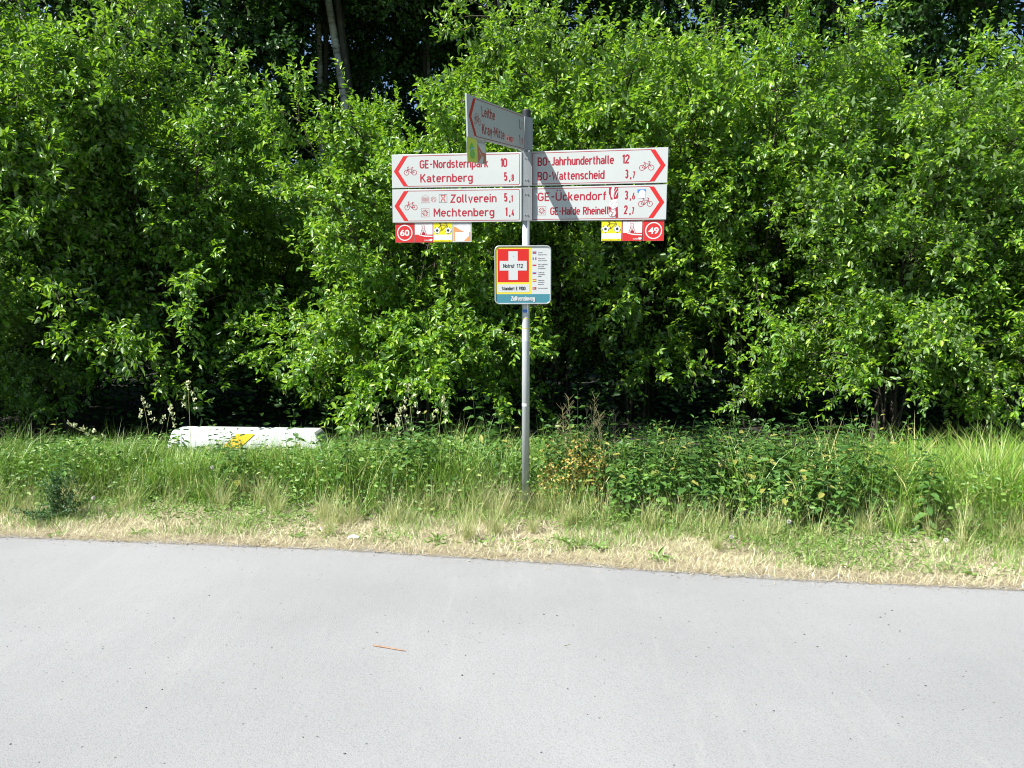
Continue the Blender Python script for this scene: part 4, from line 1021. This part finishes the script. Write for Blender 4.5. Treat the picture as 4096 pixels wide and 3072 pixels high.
# creeping leaves in the dry verge
rg = np.random.default_rng(31); n = 26000; X = rg.uniform(-6, 6, n); t = rg.uniform(0, 1, n); Y = road_edge(X)+.12+(weed_front(X)+.05-road_edge(X))*t
k = noise2(X, Y, 6, 12)+.3*noise2(X, Y, 18, 13)+.5*np.clip((Y-road_edge(X)-.35)/.5, 0, 1) > rg.uniform(.05, .6, n); X, Y = X[k], Y[k]; n = len(X); az = rg.uniform(0, 6.28, n)
V, Q = leaf_arrays(np.stack([X, Y, rg.uniform(.005, .07, n)], -1), np.stack([np.cos(az), np.sin(az), rg.uniform(-.1, .9, n)], -1), unit(np.array([0, 0, 1.])+rg.normal(0, .6, (n, 3))), rg.uniform(.015, .05, n), rg.uniform(.005, .015, n))
tag(link('creeping_weeds', mesh_np('creeping_weeds', V, [Q]), M['leaf_rosette']), 'low creeping green weeds scattered in the dry verge', 'weeds', kind='stuff')

# ------------------------------------------------------------------ nettles
def nettle_mesh(seed, h_, nodes, L0, narrow=.46):
    rg = np.random.default_rng(seed); P, D, Nn, L = [], [], [], []
    t = np.linspace(0, 1, 7); ln = np.stack([.05*np.sin(t*2+seed)*t*h_, .05*np.cos(t*2.5+seed)*t*h_, t*h_], -1)
    for i in range(nodes):
        f = .12+.88*i/(nodes-1); p = np.array([np.interp(f, t, ln[:, k]) for k in range(3)])
        a0 = i*np.pi/2+rg.uniform(-.3, .3); sz = L0*(1.15-.75*f**2.2)*rg.uniform(.85, 1.15)
        for s_ in (0, np.pi):
            a = a0+s_; el = -.35+.95*f**2
            d = np.array([np.cos(a)*np.cos(el), np.sin(a)*np.cos(el), np.sin(el)])
            P.append(p+d*.015); D.append(d); Nn.append(unit(np.array([0, 0, 1.])+rg.normal(0, .2, 3))); L.append(sz)
    P, D, Nn, L = map(np.array, (P, D, Nn, L))
    V, Q = leaf_arrays(P, D, Nn, L, L*narrow*1.1, fold=.18, droop=.22)
    TV, TQ = tube_arrays([ln], [np.linspace(.0035, .0015, 7)], 4)
    return mesh_np('stem', TV, [TQ], smooth=True), mesh_np('leaves', V, [Q])
NV = []
for s in range(6):
    a, b = nettle_mesh(s*3+1, 1.0, 9+s % 3, .16+.02*(s % 2)); a.materials.append(M['stem_green']); b.materials.append(M['leaf_nettle']); NV.append((a, b))
def nettle(x, y, h_, k, label, group=None, rz=0, sc=1.0):
    e = empty('nettle', (x, y, 0), (random.Random(int(x*1000)).uniform(-.14, .14), random.Random(int(y*1000)).uniform(-.14, .14), rz))
    wx = .62*sc*(h_/.5)**.5*.9; e.scale = (wx, wx, h_)
    for me, p in zip(NV[k], ('stem', 'leaves')): link(p, me, parent=e)
    tag(e, label, 'nettle', group); return e
rr = random.Random(8)
cnt_ = 0
for i in range(420):
    x = rr.uniform(.28, 2.95); y = float(weed_front(x))+.02+rr.uniform(0, 1)**1.2*1.75
    h_ = (1.70-.189*y)*rr.uniform(.75, 1.18)*min(1, .62+(y-float(weed_front(x)))*1.1)
    if h_ < .12: continue
    cnt_ += 1
    if cnt_ > 235: break
    row = (y-float(weed_front(x)))/1.75
    where = 'in front of the yellow plants' if x < .9 and row < .25 else 'behind the yellow plants' if x < .9 else 'under the right direction signs' if x < 1.45 else 'halfway along the right bed' if x < 2.1 else 'near the bright grass'
    row_w = 'at the ragged front edge' if row < .22 else 'in the dense middle' if row < .62 else 'at the dark back edge'
    nettle(x, y, h_, i % 6, 'green nettle %s, %s' % (row_w, where), 'nettles in the bed right of the signpost', rr.uniform(0, 6.28))
for i in range(58):
    x = rr.uniform(-1.3, .25); y = float(weed_front(x))+.25+rr.uniform(0, 1)*1.35
    if abs(x-PX) < .07: continue
    nettle(x, y, (1.70-.189*y)*rr.uniform(.8, 1.25), i % 6, 'green stinging nettle in the weeds just left of the signpost', 'nettles left of the signpost', rr.uniform(0, 6.28))
for i in range(70):
    x = rr.uniform(-5.2, -1.2); y = float(weed_front(x))+.02+rr.uniform(0, 1)*1.1
    nettle(x, y, (1.70-.189*y)*rr.uniform(.55, 1.02), i % 6, 'short leafy weed in the grass %s' % ('left of the concrete block' if x < -3.5 else 'below the concrete block' if x < -1.8 else 'between the concrete block and the pole'), 'leafy weeds in the left grass', rr.uniform(0, 6.28))
for x, y, h_, lab in [(-5.9, 6.6, .50, 'nettle at the far left edge of the verge'), (-4.1, 6.9, .50, 'nettle tip against the dark shade left of the concrete block'), (-4.5, 6.8, .44, 'low nettle in the left grass'),
                      (-2.80, 7.1, .44, 'nettle in front of the concrete block beside its yellow mark'), (-3.10, 7.1, .47, 'nettle in front of the left part of the concrete block'),
                      (-2.02, 7.1, .60, 'tall nettle in front of the right part of the concrete block'), (-1.78, 7.15, .56, 'reddish topped nettle at the right end of the concrete block'), (-1.55, 7.0, .66, 'tallest nettle right of the concrete block'),
                      (-.30, 6.6, .88, 'very tall nettle left of the pole against the dark shrubs'), (-.12, 6.7, .80, 'tall nettle beside the pole, left of it'), (.62, 6.7, .78, 'tall nettle right of the pole with spread top leaves'),
                      (.74, 6.6, .74, 'tall nettle beside the dry mustard stalks'), (1.95, 6.6, .62, 'nettle tip above the middle of the nettle bed'), (3.0, 6.4, .62, 'tall nettle at the right end of the nettle bed'), (3.35, 6.5, .58, 'nettle rising from the bright grass')]:
    nettle(x, y, h_, int(abs(x)*7) % 6, lab, None, x*3, .95)

# ------------------------------------------------------------------ dry mustard stalks, wilted plant
def mustard_mesh(seed):
    rg = np.random.default_rng(seed); lines, radii = [], []
    t = np.linspace(0, 1, 6); ln = np.stack([.04*np.sin(3*t+seed), .03*t, t], -1); lines.append(ln); radii.append(np.linspace(.0035, .0012, 6))
    for i in range(44):
        f = rg.uniform(.3, 1); p = np.array([np.interp(f, t, ln[:, k]) for k in range(3)]); a = rg.uniform(0, 6.28)
        L = rg.uniform(.04, .12); lines.append(np.stack([p, p+np.array([np.cos(a)*L*.7, np.sin(a)*L*.7, L*.75])])); radii.append(np.array([.0014, .0010]))
    V, Q = tube_arrays(lines, radii, 4); return mesh_np('stalk', V, [Q])
MV = [mustard_mesh(s) for s in range(3)]
for m in MV: m.materials.append(M['dry_stalk'])
for i, (x, y, h_) in enumerate([(.40, 6.2, .72), (.50, 6.3, .80), (.60, 6.15, .74), (.70, 6.25, .80), (.78, 6.1, .68), (.46, 6.1, .66), (.86, 6.2, .70), (.34, 6.15, .62), (.55, 6.05, .78), (.65, 6.0, .72), (.74, 6.0, .66), (2.62, 6.4, .60)]):
    o = link('mustard_stalk', MV[i % 3], loc=(x, y, 0), rot=(.05*math.sin(i*3), .08*math.sin(i*5), i*1.3)); o.scale = (h_,)*3
    tag(o, 'thin dry seed stalk standing above the yellow plant right of the pole' if i < 11 else 'single dry seed stalk leaning out of the nettles on the right', 'seed stalk', 'dry seed stalks beside the pole' if i < 11 else None)
def wilted_mesh(seed):
    rg = np.random.default_rng(seed); n = 70; f = rg.uniform(.05, .98, n); a = rg.uniform(0, 6.28, n); r_ = rg.uniform(.01, .09, n)
    P = np.stack([r_*np.cos(a), r_*np.sin(a), f], -1); D = np.stack([np.cos(a), np.sin(a), rg.uniform(-.9, .1, n)], -1)
    L = rg.uniform(.03, .055, n); V, Q = leaf_arrays(P, D, unit(np.array([-.2, -.6, 1.])+rg.normal(0, .4, (n, 3))), L, L*.75, droop=.35)
    t = np.linspace(0, 1, 4); TV, TQ = tube_arrays([np.stack([.02*t, 0*t, t], -1)], [np.linspace(.003, .0015, 4)], 4)
    return mesh_np('stem', TV, [TQ]), mesh_np('leaves', V, [Q])
WV = [wilted_mesh(s) for s in range(3)]
for a, b in WV: a.materials.append(M['dry_stalk']); b.materials.append(M['leaf_yellow'])
rr = random.Random(4)
for i in range(13):
    x = .27+.44*(i/12)+rr.uniform(-.03, .03); y = 5.66+rr.uniform(0, .24); hh = rr.uniform(.32, .64)
    e = empty('wilted_plant', (x, y, 0), (rr.uniform(-.1, .1), rr.uniform(-.1, .1), rr.uniform(0, 6))); e.scale = (.62, .62, hh)
    for me, p in zip(WV[i % 3], ('stem', 'leaves')): link(p, me, parent=e)
    tag(e, 'wilting plant with yellow and orange leaves right of the pole', 'plant', 'yellow wilting plants right of the pole')

# ------------------------------------------------------------------ seed heads of cocksfoot grass
def cocksfoot(x, y, h_, bend, label, seed):
    rg = np.random.default_rng(seed); e = empty('cocksfoot_grass', (x, y, 0), (0, 0, rg.uniform(0, 6)))
    t = np.linspace(0, 1, 9); ln = np.stack([bend*t**2.2, .0*t, h_*t*(1-.25*abs(bend)*t)], -1); V, Q = tube_arrays([ln], [np.linspace(.0028, .0012, 9)], 4)
    link('stem', mesh_np('stem', V, [Q], smooth=True), M['straw_green'], e); e.rotation_euler = (0, 0, 0)
    Vs, Fs, off = [], [], 0
    for c in range(7):
        f = 1-.055*c if c < 4 else 1-.05*c; p = np.array([np.interp(f, t, ln[:, k]) for k in range(3)]); side = (-1)**c*(.0 if c < 2 else .022+.006*c)
        p = p+np.array([side, rg.uniform(-.01, .01), .012]); n = 9
        q = p+rg.normal(0, .007, (n, 3))*np.array([1, 1, 1.3]); d = unit(rg.normal(0, .5, (n, 3))+np.array([0, 0, 1.]))
        v, f_ = leaf_arrays(q, d, rg.normal(0, 1, (n, 3)), np.full(n, .026), np.full(n, .014)); Vs.append(v); Fs.append(f_+off); off += len(v)
    link('seed_head', mesh_np('seed_head', np.concatenate(Vs), [np.concatenate(Fs)]), M['ear'], e)
    tag(e, label, 'grass', 'tall seeding grass stalks')
for i, (x, y, h_, b, lab) in enumerate([(-2.95, 7.0, .80, 0, 'tallest seeding grass stalk above the left end of the concrete block'), (-3.32, 7.0, .66, -.05, 'seeding grass stalk left of the concrete block'), (-3.22, 7.05, .58, .08, 'shorter seeding grass stalk left of the concrete block'),
        (-3.55, 6.9, .50, -.45, 'seeding grass stalk bent far over to the left'), (-.86, 6.7, .82, -.05, 'tallest seeding grass stalk between the block and the pole'), (-.66, 6.7, .72, .06, 'seeding grass stalk second from the pole on its left'),
        (-.90, 6.6, .64, -.07, 'short seeding grass stalk beside the tallest one left of the pole'), (-1.18, 6.9, .60, -.04, 'seeding grass stalk with upright narrow head'), (-1.10, 6.8, .54, .08, 'seeding grass stalk with spread head'), (-1.40, 6.9, .46, -.05, 'low seeding grass stalk near the tallest nettle'),
        (1.55, 5.9, .34, .04, 'pale seed head inside the nettle bed'), (1.66, 5.9, .36, -.03, 'twin pale seed head inside the nettle bed')]):
    cocksfoot(x, y, h_, b, lab, 200+i)

# ------------------------------------------------------------------ ryegrass tufts round the pole
def tuft_mesh(seed, n, h0, h1, spread, w0=.0022):
    global rngG; rg = np.random.default_rng(seed); rngG = rg
    P = np.concatenate([rg.normal(0, .035, (n, 2)), np.zeros((n, 1))], 1)
    return blades(P, rg.uniform(h0, h1, n), np.full(n, w0)*rg.uniform(.8, 1.5, n), rg.uniform(0, 6.28, n), rg.uniform(0, spread, n), rg.uniform(.1, .9, n), 4)
TV_ = []
for s in range(3):
    V, Q, T = tuft_mesh(s+50, 190, .12, .46, .75); me = mesh_np('tuft', V, [Q, T]); me.materials.append(M['straw_green']); TV_.append(me)
for i, (x, y, s_, lab) in enumerate([(.20, 5.56, .75, 'pale ryegrass tuft right at the foot of the pole'), (-.06, 5.55, 1.0, 'pale ryegrass tuft just left of the foot of the pole'), (-.22, 5.62, 1.0, 'ripening grass tuft left of the pole'), (.30, 5.60, .85, 'pale ryegrass tuft right of the pole'),
        (-.12, 5.15, .80, 'dark green fine grass tuft between the pole and the road'), (-.30, 5.05, .75, 'olive grass tuft near the road edge in front of the pole'), (.14, 5.2, .5, 'pale grass tuft in front of the pole'), (.38, 5.3, .6, 'thin grass tuft below the yellow plants'),
        (-1.35, 5.45, .7, 'straw grass tuft behind the paper scrap'), (-1.75, 5.6, .75, 'pale grass tuft left of the paper scrap'), (-1.25, 5.15, .55, 'green grass tuft right of the paper scrap'), (-2.2, 5.75, .7, 'yellowed grass tuft below the concrete block'),
        (1.32, 4.85, .5, 'small dark grass tuft near the road on the right'), (3.05, 5.05, .85, 'yellow green grass tuft at the end of the nettle bed'), (2.85, 5.1, .8, 'yellow tinged tuft beside the end of the nettle bed'), (-3.6, 5.6, .6, 'pale grass tuft near the dark weed on the left')]):
    o = link('grass_tuft', TV_[i % 3], loc=(x, y, 0), rot=(0, 0, i*1.7)); o.scale = (s_, s_, s_); tag(o, lab, 'grass tuft')

# dandelion rosettes
def rosette_mesh(seed, n=22):
    rg = np.random.default_rng(seed); a = np.arange(n)*2.4; el = rg.uniform(.1, .9, n)
    D = np.stack([np.cos(a)*np.cos(el), np.sin(a)*np.cos(el), np.sin(el)], -1); L = rg.uniform(.03, .10, n)
    o_ = np.concatenate([rg.normal(0, .025, (n, 2)), np.zeros((n, 1))], 1)
    V, Q = leaf_arrays(o_+D*.01, D, unit(np.array([0, 0, 1.])+rg.normal(0, .35, (n, 3))), L, L*.30, droop=.3); return mesh_np('rosette', V, [Q])
RV = [rosette_mesh(s) for s in (1, 2)]
for m in RV: m.materials.append(M['leaf_rosette'])
for i, (x, y, s_, lab) in enumerate([(-.50, 5.02, 1.0, 'dandelion rosette near the road left of the signpost'), (.42, 4.92, 1.2, 'broad leaved weed clump near the road right of the pole'), (.56, 4.86, 1.1, 'leafy weed at the road edge right of the pole'), (.92, 4.66, 1.2, 'dandelion rosette on straw at the road edge'),
        (.32, 5.02, .9, 'small leafy weed on the dry grass below the pole'), (1.85, 4.55, .9, 'low weed at the road edge on the right'), (2.35, 4.75, .9, 'small weed in the dry verge on the right'), (-2.55, 5.15, 1.0, 'flat green weed at the road edge on the left'),
        (-1.45, 5.08, .9, 'green weed left of the paper scrap'), (-3.1, 5.12, .8, 'flat weed at the left road edge'), (2.7, 4.38, .8, 'low weed at the far right road edge'), (-1.9, 5.35, .8, 'small weed in the straw left of centre')]):
    o = link('dandelion_rosette', RV[i % 2], loc=(x, y, .004), rot=(0, 0, i*2.)); o.scale = (s_*.8, s_*.8, s_*.6); tag(o, lab, 'weed')
# dandelion clocks
for i, (x, y, z, lab) in enumerate([(-2.35, 5.95, .28, 'white dandelion clock in the grass below the concrete block'), (-3.05, 5.5, .16, 'dandelion clock right of the dark weed on the left'), (1.86, 5.05, .12, 'larger dandelion clock in front of the nettle bed'),
                               (1.42, 4.85, .08, 'small dandelion clock near the road on the right'), (2.75, 4.75, .09, 'dandelion clock near the right edge of the verge')]):
    e = empty('dandelion_clock', (x, y, 0))
    mb = MB(); mb.cyl((0, 0, 0), (0, 0, z), .0018, n=5); link('stem', mb.mesh('stem'), M['stem_green'], e)
    rg = np.random.default_rng(i); d = unit(rg.normal(0, 1, (90, 3))); a = unit(np.cross(d, rg.normal(0, 1, (90, 3))))
    c = np.array([0, 0, z]); V = np.stack([c+d*.004, c+d*.013+a*.003, c+d*.016, c+d*.013-a*.003], 1).reshape(-1, 3)
    link('seed_ball', mesh_np('seed_ball', V, [np.arange(360).reshape(-1, 4)]), M['fluff'], e); tag(e, lab, 'dandelion')

# dark mugwort on the left by the road
mug = empty('mugwort', (-3.34, 5.52, 0)); tag(mug, 'dark bluish green feathery weed by the left road edge', 'weed')
rg = np.random.default_rng(71); lines, radii, P, D = [], [], [], []
for i in range(26):
    a = rg.uniform(0, 6.28); tall = i < 13; L = rg.uniform(.22, .42) if tall else rg.uniform(.12, .26); lean = rg.uniform(.02, .30) if tall else rg.uniform(.7, 1.35)
    t = np.linspace(0, 1, 5); ox = rg.normal(0, .05) + (.0 if tall else 0)
    ln = np.stack([ox+np.cos(a)*np.sin(lean)*L*t, np.sin(a)*np.sin(lean)*L*t, np.cos(lean)*L*t+.01], -1); lines.append(ln); radii.append(np.linspace(.003, .001, 5))
    m = 60; f = rg.uniform(.25, 1, m); q = np.stack([np.interp(f, t, ln[:, k]) for k in range(3)], -1)+rg.normal(0, .018, (m, 3)); P.append(q); D.append(unit(rg.normal(0, 1, (m, 3))+np.array([0, 0, .5])))
P = np.concatenate(P); D = np.concatenate(D); n = len(P)
V, Q = leaf_arrays(P, D, unit(np.array([0, -.3, 1.])+rg.normal(0, .5, (n, 3))), rg.uniform(.015, .035, n), rg.uniform(.006, .012, n))
o = link('foliage', mesh_np('foliage', V, [Q]), M['leaf_mugwort'], mug); o['kind'] = 'stuff'
V, Q = tube_arrays(lines, radii); link('stems', mesh_np('stems', V, [Q]), M['stem_green'], mug)

# ------------------------------------------------------------------ litter, stick, grit
mb = MB(); mb.add([(-.035, -.010, .012), (.0, -.016, .024), (.035, -.008, .014), (.038, .012, .02), (.002, .010, .034), (-.033, .014, .02), (-.035, -.010, .010), (.0, -.016, .022), (.035, -.008, .012), (.038, .012, .018), (.002, .010, .032), (-.033, .014, .018)],
       [(0, 1, 4, 5), (1, 2, 3, 4), (6, 11, 10, 7), (7, 10, 9, 8), (0, 6, 7, 1), (1, 7, 8, 2), (2, 8, 9, 3), (3, 9, 10, 4), (4, 10, 11, 5), (5, 11, 6, 0)])
tag(link('paper_scrap', mb.mesh('paper_scrap'), M['paper'], loc=(-1.06, 5.00, .01)), 'crumpled white paper scrap at the edge of the straw', 'litter')
mb = MB(); pts = [(0, 0, .03), (.01, -.03, .035), (.025, -.06, .02), (.03, -.10, .015)]
for k in range(3):
    p, q = pts[k], pts[k+1]; mb.add([(p[0]-.004, p[1], p[2]), (p[0]+.004, p[1], p[2]), (q[0]+.004, q[1], q[2]), (q[0]-.004, q[1], q[2]), (p[0]-.004, p[1], p[2]-.001), (p[0]+.004, p[1], p[2]-.001), (q[0]+.004, q[1], q[2]-.001), (q[0]-.004, q[1], q[2]-.001)], [(0, 1, 2, 3), (7, 6, 5, 4), (0, 3, 7, 4), (1, 5, 6, 2)])
tag(link('plastic_strip', mb.mesh('plastic_strip'), M['pink'], loc=(-1.33, 5.20, .01)), 'pale pink plastic strip lying in the verge grass', 'litter')
def stick(p0, p1, r_, mat, label, seed):
    rg = np.random.default_rng(seed); t = np.linspace(0, 1, 8); p0, p1 = np.array(p0), np.array(p1); d = p1-p0; L = np.linalg.norm(d); s_ = np.array([-d[1], d[0], 0])/L
    ln = p0+d*t[:, None]+s_*(np.sin(t*3+seed)*L*.012)[:, None]; rad = r_*(1-.35*t)*(1+rg.normal(0, .08, 8)); rad[0] *= .6; rad[-1] *= .5
    V, Q = tube_arrays([ln], [rad], 7); tag(link('stick', mesh_np('stick', V, [Q], smooth=True), mat), label, 'stick')
stick((-.656, 3.467, .009), (-.494, 3.415, .008), .0042, M['stick'], 'thin brown stick lying on the grey path', 1)
stick((.245, 3.47, .006), (.275, 3.485, .006), .0014, M['dry_stalk'], 'tiny dark twig bit on the path right of the stick', 2)
stick((-1.72, 4.88, .008), (-1.60, 4.96, .02), .002, M['dry_stalk'], 'thin twig poking from the straw on the left road edge', 3)
stick((-.80, 4.76, .008), (-.72, 4.80, .016), .002, M['dry_stalk'], 'twig at the road edge left of the pole', 4)
stick((1.15, 4.36, .008), (1.27, 4.44, .02), .002, M['dry_stalk'], 'dark curved twig at the road edge on the right', 5)
rg = np.random.default_rng(91); n = 420; X = rg.uniform(-4, 4, n); Y = np.where(rg.uniform(0, 1, n) < .35, rg.uniform(1.9, 4.3, n), road_edge(X)-np.abs(rg.normal(0, .05, n))-.01)
s_ = np.where(Y < road_edge(X)-.25, rg.uniform(.0022, .005, n), rg.uniform(.002, .0045, n))
oct_ = np.array([(1, 0, 0), (-1, 0, 0), (0, 1, 0), (0, -1, 0), (0, 0, 1), (0, 0, -.4)], float)
V = np.stack([X, Y, np.full(n, .0055)], -1)[:, None]+oct_[None]*s_[:, None, None]*np.array([1.2, .9, .7])+rg.normal(0, .0005, (n, 6, 3))
f = np.array([(0, 2, 4), (2, 1, 4), (1, 3, 4), (3, 0, 4), (2, 0, 5), (1, 2, 5), (3, 1, 5), (0, 3, 5)]); F = (np.arange(n)[:, None, None]*6+f[None]).reshape(-1, 3)
tag(link('road_grit', mesh_np('road_grit', V.reshape(-1, 3), [F]), M['gravel']), 'loose dark grit scattered on the pale path', 'grit', kind='stuff')
bpy.context.view_layer.update()
print('TRIS', sum(sum(len(p.vertices)-2 for p in m.polygons) for m in bpy.data.meshes))
